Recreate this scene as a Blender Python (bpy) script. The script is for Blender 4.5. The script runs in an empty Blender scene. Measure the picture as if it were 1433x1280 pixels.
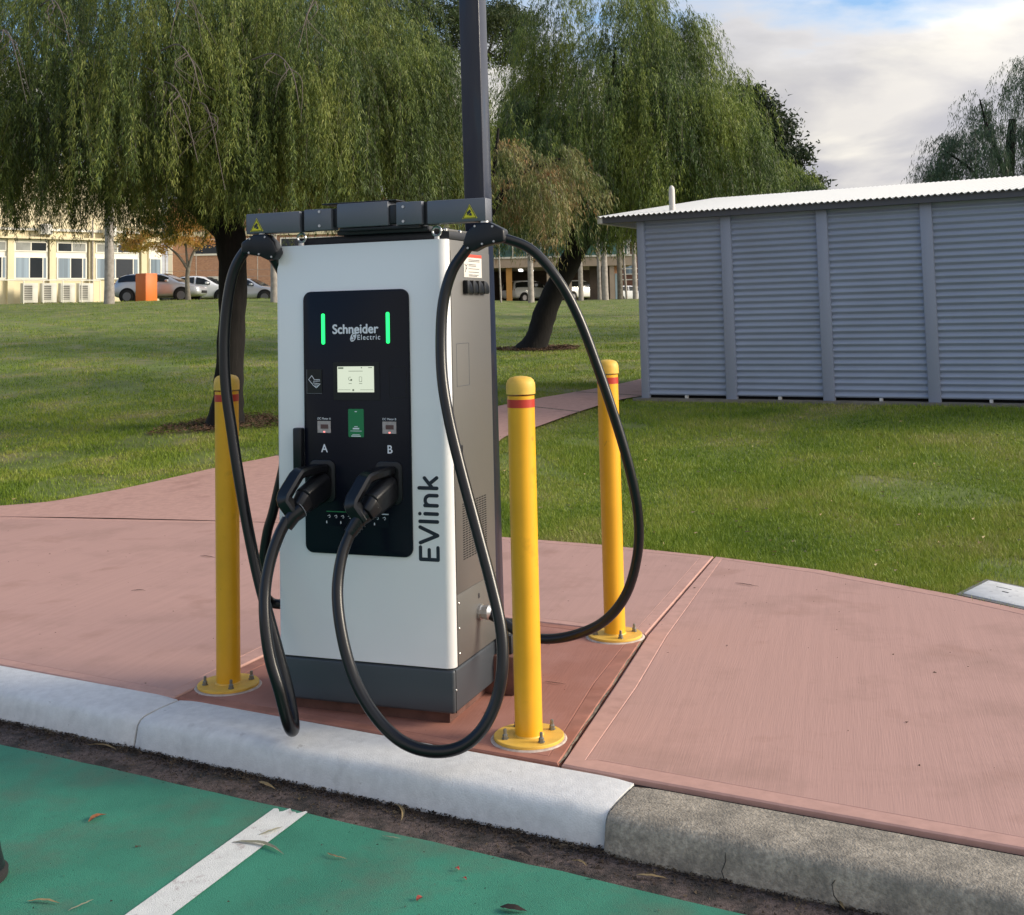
import bpy, bmesh, math, random
import numpy as np
from mathutils import Vector, Matrix, Quaternion
PI = math.pi
scn = bpy.context.scene
COL = scn.collection

# ------------------------------------------------------------------ camera
PITCH, ROLL = 0.0717, -0.0236
cam_d = bpy.data.cameras.new('camera')
cam_d.sensor_width = 36.0
cam_d.lens = 36.0 * 1650.0 / 1433.0
cam_d.shift_y = -0.2223
cam_d.clip_start = 0.05
cam_d.clip_end = 3000
cam = bpy.data.objects.new('camera', cam_d)
COL.objects.link(cam)
fw = Vector((0, math.cos(PITCH), math.sin(PITCH)))
r0 = Vector((1, 0, 0))
u0 = r0.cross(fw)
cr, sr = math.cos(ROLL), math.sin(ROLL)
rv = cr * r0 + sr * u0
uv = -sr * r0 + cr * u0
m = Matrix.Identity(4)
for i in range(3):
    m[i][0], m[i][1], m[i][2] = rv[i], uv[i], -fw[i]
m[0][3], m[1][3], m[2][3] = 0, 0, 1.6341
cam.matrix_world = m
scn.camera = cam

# ------------------------------------------------------------------ sun and sky
SUN = Vector((0.93, -0.10, 0.36)).normalized()
sun_d = bpy.data.lights.new('sun', 'SUN')
sun_d.energy = 2.2
sun_d.angle = math.radians(20)
sun_d.color = (1.0, 0.88, 0.70)
sun = bpy.data.objects.new('sun', sun_d)
sun.rotation_euler = SUN.to_track_quat('Z', 'Y').to_euler()
COL.objects.link(sun)

world = bpy.data.worlds.new('World')
scn.world = world
world.use_nodes = True
wt = world.node_tree
for n_ in list(wt.nodes):
    wt.nodes.remove(n_)


def wn(t, **k):
    n = wt.nodes.new(t)
    for a, b in k.items():
        setattr(n, a, b)
    return n


wo = wn('ShaderNodeOutputWorld')
wb = wn('ShaderNodeBackground')
wb.inputs['Strength'].default_value = 0.11
sky = wn('ShaderNodeTexSky', sky_type='NISHITA', sun_disc=False)
sky.sun_elevation = math.asin(SUN.z)
sky.sun_rotation = math.atan2(SUN.x, SUN.y)
tc = wn('ShaderNodeTexCoord')
sp = wn('ShaderNodeSeparateXYZ')
wt.links.new(tc.outputs['Generated'], sp.inputs[0])


def wmath(op, a, b=None, c=None):
    n = wn('ShaderNodeMath', operation=op)
    for i, v in enumerate((a, b, c)):
        if v is None:
            continue
        if isinstance(v, (int, float)):
            n.inputs[i].default_value = v
        else:
            wt.links.new(v, n.inputs[i])
    return n.outputs[0]


zc = wmath('ADD', wmath('MAXIMUM', sp.outputs['Z'], 0.0), 0.16)
cx = wmath('DIVIDE', sp.outputs['X'], zc)
cy = wmath('DIVIDE', sp.outputs['Y'], zc)
cb = wn('ShaderNodeCombineXYZ')
wt.links.new(cx, cb.inputs[0])
wt.links.new(cy, cb.inputs[1])
CLOUD_OFF = (6.99, -1.8, 5.3)
STREAK_OFF = (6.48, -4.89, 4.64)
sky.ozone_density = 3.0
sky.dust_density = 0.4


def wnoise(scale, detail, rough, off, dist=0.0):
    mp = wn('ShaderNodeMapping')
    mp.inputs['Location'].default_value = off
    wt.links.new(cb.outputs[0], mp.inputs['Vector'])
    n = wn('ShaderNodeTexNoise')
    n.inputs['Scale'].default_value = scale
    n.inputs['Detail'].default_value = detail
    n.inputs['Roughness'].default_value = rough
    n.inputs['Distortion'].default_value = dist
    wt.links.new(mp.outputs[0], n.inputs['Vector'])
    return n.outputs['Fac']


def wramp(src, stops):
    n = wn('ShaderNodeValToRGB')
    e = n.color_ramp.elements
    while len(e) < len(stops):
        e.new(0.5)
    for i, (p, c) in enumerate(stops):
        e[i].position = p
        e[i].color = c if len(c) == 4 else (*c, 1)
    wt.links.new(src, n.inputs[0])
    return n.outputs[0]


dens = wnoise(0.42, 10, 0.52, CLOUD_OFF, 0.15)
cover = wramp(dens, [(0.425, (0, 0, 0)), (0.465, (1, 1, 1))])
body_c = wramp(dens, [(0.44, (4.1, 4.0, 3.9)), (0.485, (3.0, 2.95, 2.95)), (0.53, (2.5, 2.48, 2.62)), (0.64, (2.2, 2.2, 2.45))])
streak = wramp(wnoise(0.9, 7, 0.5, STREAK_OFF, 0.4), [(0.42, (0.86, 0.87, 0.92)), (0.52, (1.02, 1.01, 1.0)), (0.60, (1.45, 1.40, 1.25))])
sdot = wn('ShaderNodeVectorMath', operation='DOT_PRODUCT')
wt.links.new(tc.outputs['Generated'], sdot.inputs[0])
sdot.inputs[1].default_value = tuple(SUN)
glow = wmath('MULTIPLY_ADD', wmath('POWER', wmath('MAXIMUM', sdot.outputs['Value'], 0.0), 2.0), 2.0, 1.0)  # clouds brightened around the unseen sun, added for more light on the scene


def wmul(a, b):
    n = wn('ShaderNodeMixRGB', blend_type='MULTIPLY')
    n.inputs[0].default_value = 1.0
    wt.links.new(a, n.inputs[1])
    wt.links.new(b, n.inputs[2])
    return n.outputs[0]


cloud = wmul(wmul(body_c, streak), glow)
mixw = wn('ShaderNodeMixRGB')
wt.links.new(cover, mixw.inputs[0])
wt.links.new(sky.outputs[0], mixw.inputs[1])
wt.links.new(cloud, mixw.inputs[2])
wt.links.new(mixw.outputs[0], wb.inputs['Color'])
wt.links.new(wb.outputs[0], wo.inputs['Surface'])

vs = scn.view_settings
vs.view_transform = 'Standard'
vs.look = 'None'
vs.exposure = 1.0
vs.gamma = 1.0
vs.use_curve_mapping = False

# ------------------------------------------------------------------ materials


def mat(name, col, rough=0.6, metal=0.0, var=0.0, vscale=4.0, col2=None, bump=0.0, bscale=60.0, spec=0.5,
        emit=None, estr=1.0, stretch=None, dirt=None, dscale=1.5, dlo=0.5, dhi=0.7, coat=0.0, rotz=0.0, dirt2=None, d2scale=3.0, d2lo=.64, d2hi=.78):
    m_ = bpy.data.materials.new(name)
    m_.use_nodes = True
    t = m_.node_tree
    b = t.nodes['Principled BSDF']
    b.inputs['Roughness'].default_value = rough
    b.inputs['Metallic'].default_value = metal
    b.inputs['Specular IOR Level'].default_value = spec
    b.inputs['Coat Weight'].default_value = coat
    b.inputs['Base Color'].default_value = (*col, 1)
    if emit:
        b.inputs['Emission Color'].default_value = (*emit, 1)
        b.inputs['Emission Strength'].default_value = estr
    g = t.nodes.new('ShaderNodeNewGeometry')
    mp = t.nodes.new('ShaderNodeMapping')
    mp.inputs['Rotation'].default_value = (0, 0, rotz)
    t.links.new(g.outputs['Position'], mp.inputs['Vector'])
    if stretch:
        mq = t.nodes.new('ShaderNodeMapping')
        mq.inputs['Scale'].default_value = stretch
        t.links.new(mp.outputs[0], mq.inputs['Vector'])
        mp = mq
    out = None
    if var > 0 or col2:
        n = t.nodes.new('ShaderNodeTexNoise')
        n.inputs['Scale'].default_value = vscale
        n.inputs['Detail'].default_value = 6
        n.inputs['Roughness'].default_value = 0.6
        t.links.new(mp.outputs[0], n.inputs['Vector'])
        r = t.nodes.new('ShaderNodeValToRGB')
        c2 = col2 or tuple(max(0, c * (1 - var)) for c in col)
        c1 = col if col2 else tuple(min(1, c * (1 + var)) for c in col)
        r.color_ramp.elements[0].position = 0.35
        r.color_ramp.elements[1].position = 0.65
        r.color_ramp.elements[0].color = (*c2, 1)
        r.color_ramp.elements[1].color = (*c1, 1)
        t.links.new(n.outputs['Fac'], r.inputs[0])
        out = r.outputs[0]
    if dirt:
        n = t.nodes.new('ShaderNodeTexNoise')
        n.inputs['Scale'].default_value = dscale
        n.inputs['Detail'].default_value = 8
        n.inputs['Roughness'].default_value = 0.65
        t.links.new(g.outputs['Position'], n.inputs['Vector'])
        r = t.nodes.new('ShaderNodeValToRGB')
        r.color_ramp.elements[0].position = dlo
        r.color_ramp.elements[1].position = dhi
        t.links.new(n.outputs['Fac'], r.inputs[0])
        mx = t.nodes.new('ShaderNodeMixRGB')
        t.links.new(r.outputs[0], mx.inputs[0])
        if out:
            t.links.new(out, mx.inputs[1])
        else:
            mx.inputs[1].default_value = (*col, 1)
        mx.inputs[2].default_value = (*dirt, 1)
        out = mx.outputs[0]
    if dirt2:
        n = t.nodes.new('ShaderNodeTexNoise')
        n.inputs['Scale'].default_value = d2scale
        n.inputs['Detail'].default_value = 9
        n.inputs['Roughness'].default_value = 0.6
        n.inputs['Distortion'].default_value = 0.3
        t.links.new(g.outputs['Position'], n.inputs['Vector'])
        r = t.nodes.new('ShaderNodeValToRGB')
        r.color_ramp.elements[0].position = d2lo
        r.color_ramp.elements[1].position = d2hi
        t.links.new(n.outputs['Fac'], r.inputs[0])
        mx = t.nodes.new('ShaderNodeMixRGB')
        t.links.new(r.outputs[0], mx.inputs[0])
        t.links.new(out, mx.inputs[1])
        mx.inputs[2].default_value = (*dirt2, 1)
        out = mx.outputs[0]
    if out:
        t.links.new(out, b.inputs['Base Color'])
    if bump > 0:
        n = t.nodes.new('ShaderNodeTexNoise')
        n.inputs['Scale'].default_value = bscale
        n.inputs['Detail'].default_value = 5
        t.links.new(mp.outputs[0], n.inputs['Vector'])
        bp = t.nodes.new('ShaderNodeBump')
        bp.inputs['Strength'].default_value = bump
        bp.inputs['Distance'].default_value = 0.01
        t.links.new(n.outputs['Fac'], bp.inputs['Height'])
        t.links.new(bp.outputs[0], b.inputs['Normal'])
    return m_


def leafmat(name, cols, patch=0.6, trans=0.25, rough=0.5, vstretch=(1, 1, 1)):
    """leaf colour by leaf (random per island) and by clump (low-frequency noise)"""
    m_ = bpy.data.materials.new(name)
    m_.use_nodes = True
    t = m_.node_tree
    b = t.nodes['Principled BSDF']
    o = t.nodes['Material Output']
    b.inputs['Roughness'].default_value = rough
    b.inputs['Specular IOR Level'].default_value = 0.3
    g = t.nodes.new('ShaderNodeNewGeometry')
    n = t.nodes.new('ShaderNodeTexNoise')
    n.inputs['Scale'].default_value = patch
    n.inputs['Detail'].default_value = 3
    mpg = t.nodes.new('ShaderNodeMapping')
    mpg.inputs['Scale'].default_value = vstretch
    t.links.new(g.outputs['Position'], mpg.inputs['Vector'])
    t.links.new(mpg.outputs[0], n.inputs['Vector'])
    mm = t.nodes.new('ShaderNodeMath')
    mm.operation = 'MULTIPLY_ADD'
    t.links.new(g.outputs['Random Per Island'], mm.inputs[0])
    mm.inputs[1].default_value = 0.45
    ma = t.nodes.new('ShaderNodeMath')
    ma.operation = 'MULTIPLY_ADD'
    t.links.new(n.outputs['Fac'], ma.inputs[0])
    ma.inputs[1].default_value = 1.7
    ma.inputs[2].default_value = -0.58
    t.links.new(ma.outputs[0], mm.inputs[2])
    r = t.nodes.new('ShaderNodeValToRGB')
    e = r.color_ramp.elements
    while len(e) < len(cols):
        e.new(0.5)
    for i, c in enumerate(cols):
        e[i].position = i / (len(cols) - 1)
        e[i].color = (*c, 1)
    t.links.new(mm.outputs[0], r.inputs[0])
    t.links.new(r.outputs[0], b.inputs['Base Color'])
    tr = t.nodes.new('ShaderNodeBsdfTranslucent')
    t.links.new(r.outputs[0], tr.inputs['Color'])
    mx = t.nodes.new('ShaderNodeMixShader')
    mx.inputs[0].default_value = trans
    t.links.new(b.outputs[0], mx.inputs[1])
    t.links.new(tr.outputs[0], mx.inputs[2])
    t.links.new(mx.outputs[0], o.inputs['Surface'])
    return m_


LROT = math.atan2(0.27, 0.96)       # joints and broom marks run along (.27, .96)
M = {}
M['pink'] = mat('pink_concrete', (0.485, 0.285, 0.238), 0.85, var=0.035, vscale=34, bump=0.12, bscale=190,
                dirt2=(0.34, 0.185, 0.14), d2scale=1.9, d2lo=.58, d2hi=.82, stretch=(1, 0.03, 1), rotz=LROT, dirt=(0.33, 0.195, 0.155), dscale=1.3, dlo=0.50, dhi=0.82)
M['pink_edge'] = mat('pink_concrete_trowelled', (0.52, 0.30, 0.245), 0.8, var=0.08, vscale=14,
                     dirt=(0.33, 0.17, 0.135), dscale=2.3, dlo=0.55, dhi=0.8)
M['red'] = mat('red_concrete', (0.34, 0.145, 0.105), 0.85, var=0.06, vscale=16, bump=0.12, bscale=120,
               stretch=(1, 0.06, 1), rotz=LROT, dirt=(0.40, 0.19, 0.15), dscale=2.2, dlo=0.45, dhi=0.7)
M['red_edge'] = mat('red_concrete_trowelled', (0.36, 0.155, 0.11), 0.8, var=0.15, vscale=9,
                    dirt=(0.25, 0.085, 0.05), dscale=3, dlo=0.5, dhi=0.75)
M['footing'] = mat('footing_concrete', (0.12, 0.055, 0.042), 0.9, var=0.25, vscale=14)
M['pathpink'] = mat('path_concrete', (0.36, 0.20, 0.20), 0.85, var=0.08, vscale=5)
M['gapdirt'] = mat('gap_dirt', (0.022, 0.018, 0.014), 0.95, var=0.4, vscale=30)
M['joint'] = mat('joint_filler', (0.20, 0.165, 0.12), 0.95, var=0.5, vscale=40)
M['kerb_paint'] = mat('kerb_white_paint', (0.66, 0.66, 0.65), 0.85, var=0.07, vscale=22, bump=0.2, bscale=160, dirt2=(0.22, 0.20, 0.18), d2scale=11, d2lo=.66, d2hi=.76,
                      dirt=(0.46, 0.46, 0.45), dscale=9, dlo=0.56, dhi=0.85)
M['kerb_raw'] = mat('kerb_bare_concrete', (0.35, 0.305, 0.24), 0.9, var=0.3, vscale=60, bump=0.5, bscale=130,
                    dirt=(0.15, 0.135, 0.11), dscale=7, dlo=0.44, dhi=0.74)
M['asphalt'] = mat('gutter_asphalt', (0.115, 0.085, 0.075), 0.95, var=0.40, vscale=60, bump=1.0, bscale=220,
                   dirt=(0.035, 0.03, 0.026), dscale=9, dlo=0.45, dhi=0.6)
M['green'] = mat('green_bay_paint', (0.036, 0.215, 0.135), 0.75, var=0.12, vscale=3.5, bump=0.35, bscale=260, dirt2=(0.012, 0.075, 0.05), d2scale=110, d2lo=.60, d2hi=.72,
                 dirt=(0.085, 0.15, 0.10), dscale=3.2, dlo=0.48, dhi=0.78)
M['line'] = mat('line_paint', (0.70, 0.70, 0.66), 0.75, var=0.06, vscale=20, bump=0.35, bscale=260, dirt2=(0.30, 0.25, 0.22), d2scale=90, d2lo=.64, d2hi=.74,
                dirt=(0.40, 0.33, 0.31), dscale=16, dlo=0.58, dhi=0.70)
M['soil'] = mat('lawn_soil', (0.135, 0.175, 0.032), 0.95, var=0.25, vscale=1.3, bump=1.0, bscale=30,
                dirt=(0.27, 0.23, 0.11), dscale=0.9, dlo=0.50, dhi=0.70)
M['mulch'] = mat('mulch', (0.10, 0.055, 0.035), 0.95, var=0.5, vscale=20, bump=1, bscale=60)
M['chip'] = leafmat('mulch_chips', [(0.05, 0.03, 0.02), (0.14, 0.08, 0.05), (0.22, 0.14, 0.09)], 3, 0.0, 0.9)
M['grass'] = leafmat('grass_blades', [(0.085, 0.150, 0.015), (0.155, 0.240, 0.022), (0.235, 0.310, 0.034), (0.31, 0.34, 0.065), (0.39, 0.35, 0.16)], 0.9, 0.3, 0.5)
M['white'] = mat('charger_white', (0.85, 0.86, 0.88), 0.32, coat=0.3)
M['sidegrey'] = mat('charger_grey', (0.145, 0.14, 0.132), 0.42, metal=0.35, bump=0.03, bscale=900)
M['plinth'] = mat('charger_plinth', (0.062, 0.072, 0.085), 0.42, metal=0.3)
M['black'] = mat('gloss_black_panel', (0.0045, 0.006, 0.013), 0.22, spec=0.2)
M['blackmatt'] = mat('black_plastic', (0.007, 0.008, 0.011), 0.36, spec=0.4)
M['socket'] = mat('socket_black', (0.006, 0.006, 0.008), 0.35)
M['cable'] = mat('cable_rubber', (0.0045, 0.005, 0.007), 0.28, spec=0.45)
M['arm'] = mat('arm_grey_paint', (0.13, 0.14, 0.165), 0.45, metal=0.3)
M['armdark'] = mat('arm_dark_steel', (0.022, 0.024, 0.03), 0.45, metal=0.3)
M['steel'] = mat('bright_steel', (0.55, 0.55, 0.55), 0.3, metal=0.9)
M['boltsteel'] = mat('galvanised_bolt', (0.22, 0.22, 0.20), 0.5, metal=0.7)
M['led'] = mat('green_led', (0.02, 0.3, 0.08), 0.4, emit=(0.015, 0.85, 0.16), estr=1.0)
M['screen'] = mat('lit_screen', (0.10, 0.10, 0.09), 0.3, emit=(0.60, 0.66, 0.52), estr=0.55)
M['scrdark'] = mat('screen_ink', (0.10, 0.11, 0.09), 0.4, emit=(0.10, 0.12, 0.08), estr=.5)
M['print'] = mat('white_print', (0.78, 0.79, 0.86), 0.5)
M['printdim'] = mat('grey_print', (0.22, 0.23, 0.26), 0.5)
M['ink'] = mat('dark_print', (0.012, 0.018, 0.032), 0.45)
M['stgreen'] = mat('green_sticker', (0.015, 0.21, 0.075), 0.5)
M['stwhite'] = mat('white_sticker', (0.66, 0.63, 0.58), 0.5)
M['stred'] = mat('red_sticker', (0.60, 0.07, 0.04), 0.5)
M['meter'] = mat('meter_window', (0.42, 0.36, 0.36), 0.35, var=0.15, vscale=60)
M['meterlcd'] = mat('meter_display', (0.12, 0.06, 0.06), 0.3)
M['reddot'] = mat('red_led', (0.5, 0.1, 0.1), 0.4, emit=(0.9, 0.25, 0.22), estr=0.9)
M['pole'] = mat('pole_dark_paint', (0.010, 0.014, 0.030), 0.28, spec=0.35, coat=0.25)
M['yellow'] = mat('yellow_powder_coat', (0.80, 0.40, 0.012), 0.42, coat=0.15, var=0.05, vscale=5, dirt2=(0.36, 0.19, 0.03), d2scale=13, d2lo=.68, d2hi=.76,
                  dirt=(0.55, 0.27, 0.01), dscale=5, dlo=0.62, dhi=0.8)
M['yplate'] = mat('yellow_plate_paint', (0.76, 0.46, 0.07), 0.55, var=0.08, vscale=20)
M['band'] = mat('red_reflective_tape', (0.48, 0.035, 0.02), 0.4)
M['grout'] = mat('pale_grout', (0.50, 0.42, 0.36), 0.85, var=0.2, vscale=30)
M['warn'] = mat('warning_yellow', (0.70, 0.62, 0.02), 0.5)
M['shed'] = mat('shed_grey_steel', (0.33, 0.385, 0.50), 0.5, var=0.05, vscale=1.5)
M['shedpost'] = mat('shed_post_paint', (0.29, 0.33, 0.43), 0.5)
M['fascia'] = mat('shed_fascia', (0.085, 0.09, 0.11), 0.6)
M['zinc'] = mat('roof_zincalume', (0.66, 0.66, 0.64), 0.42, metal=0.25)
M['slab'] = mat('slab_concrete', (0.20, 0.185, 0.16), 0.9, var=0.2, vscale=6)
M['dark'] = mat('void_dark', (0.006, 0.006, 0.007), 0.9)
M['hatch'] = mat('pit_lid', (0.72, 0.71, 0.68), 0.8, var=0.10, vscale=12, dirt=(0.25, 0.25, 0.25), dscale=14, dlo=0.6, dhi=0.75)
M['hatchrim'] = mat('pit_rim', (0.16, 0.155, 0.15), 0.8, var=0.2, vscale=20)
M['bark'] = mat('dark_bark', (0.008, 0.0065, 0.006), 0.95, var=0.5, vscale=14, bump=1.0, bscale=26, stretch=(1, 1, 0.25))
M['twig'] = mat('grey_twig', (0.16, 0.135, 0.12), 0.9)
M['gum'] = mat('pale_gum_bark', (0.33, 0.30, 0.27), 0.85, var=0.22, vscale=5, bump=0.4, bscale=10)
M['greybark'] = mat('grey_bark', (0.15, 0.135, 0.11), 0.9, var=0.3, vscale=6)
M['leaf1'] = leafmat('peppermint_leaves', [(0.026, 0.042, 0.016), (0.050, 0.082, 0.024), (0.100, 0.148, 0.033), (0.200, 0.240, 0.045), (0.28, 0.29, 0.08)], 1.3, vstretch=(1, 1, .35))
M['leaf2'] = leafmat('weeping_leaves', [(0.030, 0.054, 0.022), (0.056, 0.095, 0.030), (0.115, 0.170, 0.036), (0.225, 0.280, 0.050), (0.30, 0.33, 0.075)], 0.9, vstretch=(1, 1, .4))
M['leaf3'] = leafmat('tipped_leaves', [(0.082, 0.121, 0.035), (0.140, 0.176, 0.050), (0.210, 0.220, 0.077),
                                       (0.303, 0.231, 0.099), (0.420, 0.187, 0.077)], 1.6)
M['leafdark'] = leafmat('dark_tree_leaves', [(0.015, 0.026, 0.014), (0.030, 0.048, 0.022), (0.060, 0.075, 0.035)], 0.4)
M['leafblue'] = leafmat('far_weeping_leaves', [(0.045, 0.075, 0.050), (0.065, 0.11, 0.06), (0.10, 0.155, 0.075)], 0.4)
M['leafaut'] = leafmat('autumn_leaves', [(0.42, 0.36, 0.05), (0.55, 0.40, 0.07), (0.60, 0.34, 0.12), (0.62, 0.28, 0.12)], 0.5, 0.45)
M['leafgum'] = leafmat('gum_leaves', [(0.03, 0.05, 0.02), (0.06, 0.085, 0.03), (0.10, 0.12, 0.05)], 0.4)
M['cream'] = mat('cream_render', (0.70, 0.62, 0.42), 0.85, var=0.05, vscale=1)
M['winwhite'] = mat('white_window_frame', (0.78, 0.76, 0.68), 0.6)
M['glass'] = mat('dark_glass', (0.02, 0.025, 0.03), 0.12)
M['curtain'] = mat('blue_curtain', (0.20, 0.26, 0.32), 0.7, var=0.4, vscale=5, stretch=(1, 1, 0.01))
M['blind'] = mat('grey_blind', (0.25, 0.26, 0.25), 0.7, var=0.2, vscale=2)
M['acwhite'] = mat('aircon_casing', (0.62, 0.61, 0.55), 0.6)
M['acgrille'] = mat('aircon_grille', (0.16, 0.155, 0.14), 0.6)
M['orange'] = mat('orange_paint', (0.72, 0.17, 0.025), 0.5)
M['brickm'] = None
M['silver'] = mat('car_silver', (0.48, 0.50, 0.53), 0.3, metal=0.45, coat=0.6)
M['carwhite'] = mat('car_white', (0.78, 0.79, 0.80), 0.3, coat=0.6)
M['carglass'] = mat('car_glass', (0.015, 0.018, 0.02), 0.08)
M['tyre'] = mat('tyre', (0.012, 0.012, 0.012), 0.85)
M['rim'] = mat('alloy_rim', (0.16, 0.16, 0.17), 0.35, metal=0.7)
M['tail'] = mat('tail_lamp', (0.35, 0.02, 0.015), 0.3)
M['headl'] = mat('head_lamp', (0.6, 0.6, 0.62), 0.15)
M['concrete'] = mat('carpark_concrete', (0.34, 0.27, 0.21), 0.85, var=0.1, vscale=1)
M['concretep'] = mat('balcony_edge', (0.62, 0.60, 0.55), 0.8)
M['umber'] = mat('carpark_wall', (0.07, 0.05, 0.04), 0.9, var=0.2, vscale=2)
M['timber'] = mat('ochre_column', (0.42, 0.22, 0.06), 0.8)
M['gglass'] = mat('green_glass', (0.06, 0.13, 0.12), 0.15, var=0.5, vscale=0.6)
M['lamp'] = mat('lit_downlight', (0.8, 0.8, 0.8), 0.4, emit=(1, 1, 0.95), estr=1.2)
M['orangewall'] = mat('orange_wall', (0.55, 0.28, 0.17), 0.8)
M['bluedoor'] = mat('pale_blue_door', (0.30, 0.42, 0.50), 0.7)
M['redbrick'] = mat('dark_red_wall', (0.16, 0.075, 0.055), 0.9, var=0.2, vscale=3)
M['litter'] = leafmat('dry_leaf', [(0.16, 0.11, 0.05), (0.30, 0.22, 0.11), (0.40, 0.33, 0.20)], 5, 0.0, 0.8)
M['litterbrown'] = mat('brown_leaf', (0.20, 0.075, 0.03), 0.8, var=0.3, vscale=30)
M['littergrey'] = mat('grey_green_leaf', (0.26, 0.25, 0.17), 0.8, var=0.2, vscale=30)
M['litterdark'] = mat('dark_dead_leaf', (0.035, 0.025, 0.02), 0.9)
M['berry'] = mat('crushed_berry', (0.28, 0.05, 0.035), 0.8, var=0.3, vscale=50)
M['debris'] = leafmat('gutter_debris', [(0.012, 0.010, 0.008), (0.05, 0.035, 0.025), (0.13, 0.10, 0.06)], 8, 0.0, 0.95)


def brickmat():
    m_ = bpy.data.materials.new('orange_brick')
    m_.use_nodes = True
    t = m_.node_tree
    b = t.nodes['Principled BSDF']
    b.inputs['Roughness'].default_value = 0.9
    tcn = t.nodes.new('ShaderNodeTexCoord')
    sx = t.nodes.new('ShaderNodeSeparateXYZ')
    c = t.nodes.new('ShaderNodeCombineXYZ')
    t.links.new(tcn.outputs['Object'], sx.inputs[0])
    t.links.new(sx.outputs['X'], c.inputs[0])
    t.links.new(sx.outputs['Z'], c.inputs[1])
    k = t.nodes.new('ShaderNodeTexBrick')
    k.inputs['Color1'].default_value = (0.46, 0.24, 0.14, 1)
    k.inputs['Color2'].default_value = (0.36, 0.17, 0.10, 1)
    k.inputs['Mortar'].default_value = (0.42, 0.34, 0.27, 1)
    k.inputs['Scale'].default_value = 4.2
    k.inputs['Mortar Size'].default_value = 0.02
    t.links.new(c.outputs[0], k.inputs['Vector'])
    t.links.new(k.outputs['Color'], b.inputs['Base Color'])
    return m_


M['brickm'] = brickmat()

# ------------------------------------------------------------------ helpers


def link(o, parent=None):
    COL.objects.link(o)
    if parent is not None:
        o.parent = parent
    return o


def thing(name, label, cat, loc=(0, 0, 0), rz=0, group=None):
    o = bpy.data.objects.new(name, None)
    o.empty_display_size = 0.1
    link(o)
    o.location = loc
    o.rotation_euler = (0, 0, rz)
    return tag(o, label, cat, group)


def tag(o, label=None, cat=None, group=None, kind=None):
    if label:
        o['label'] = label
    if cat:
        o['category'] = cat
    if group:
        o['group'] = group
    if kind:
        o['kind'] = kind
    return o


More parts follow.
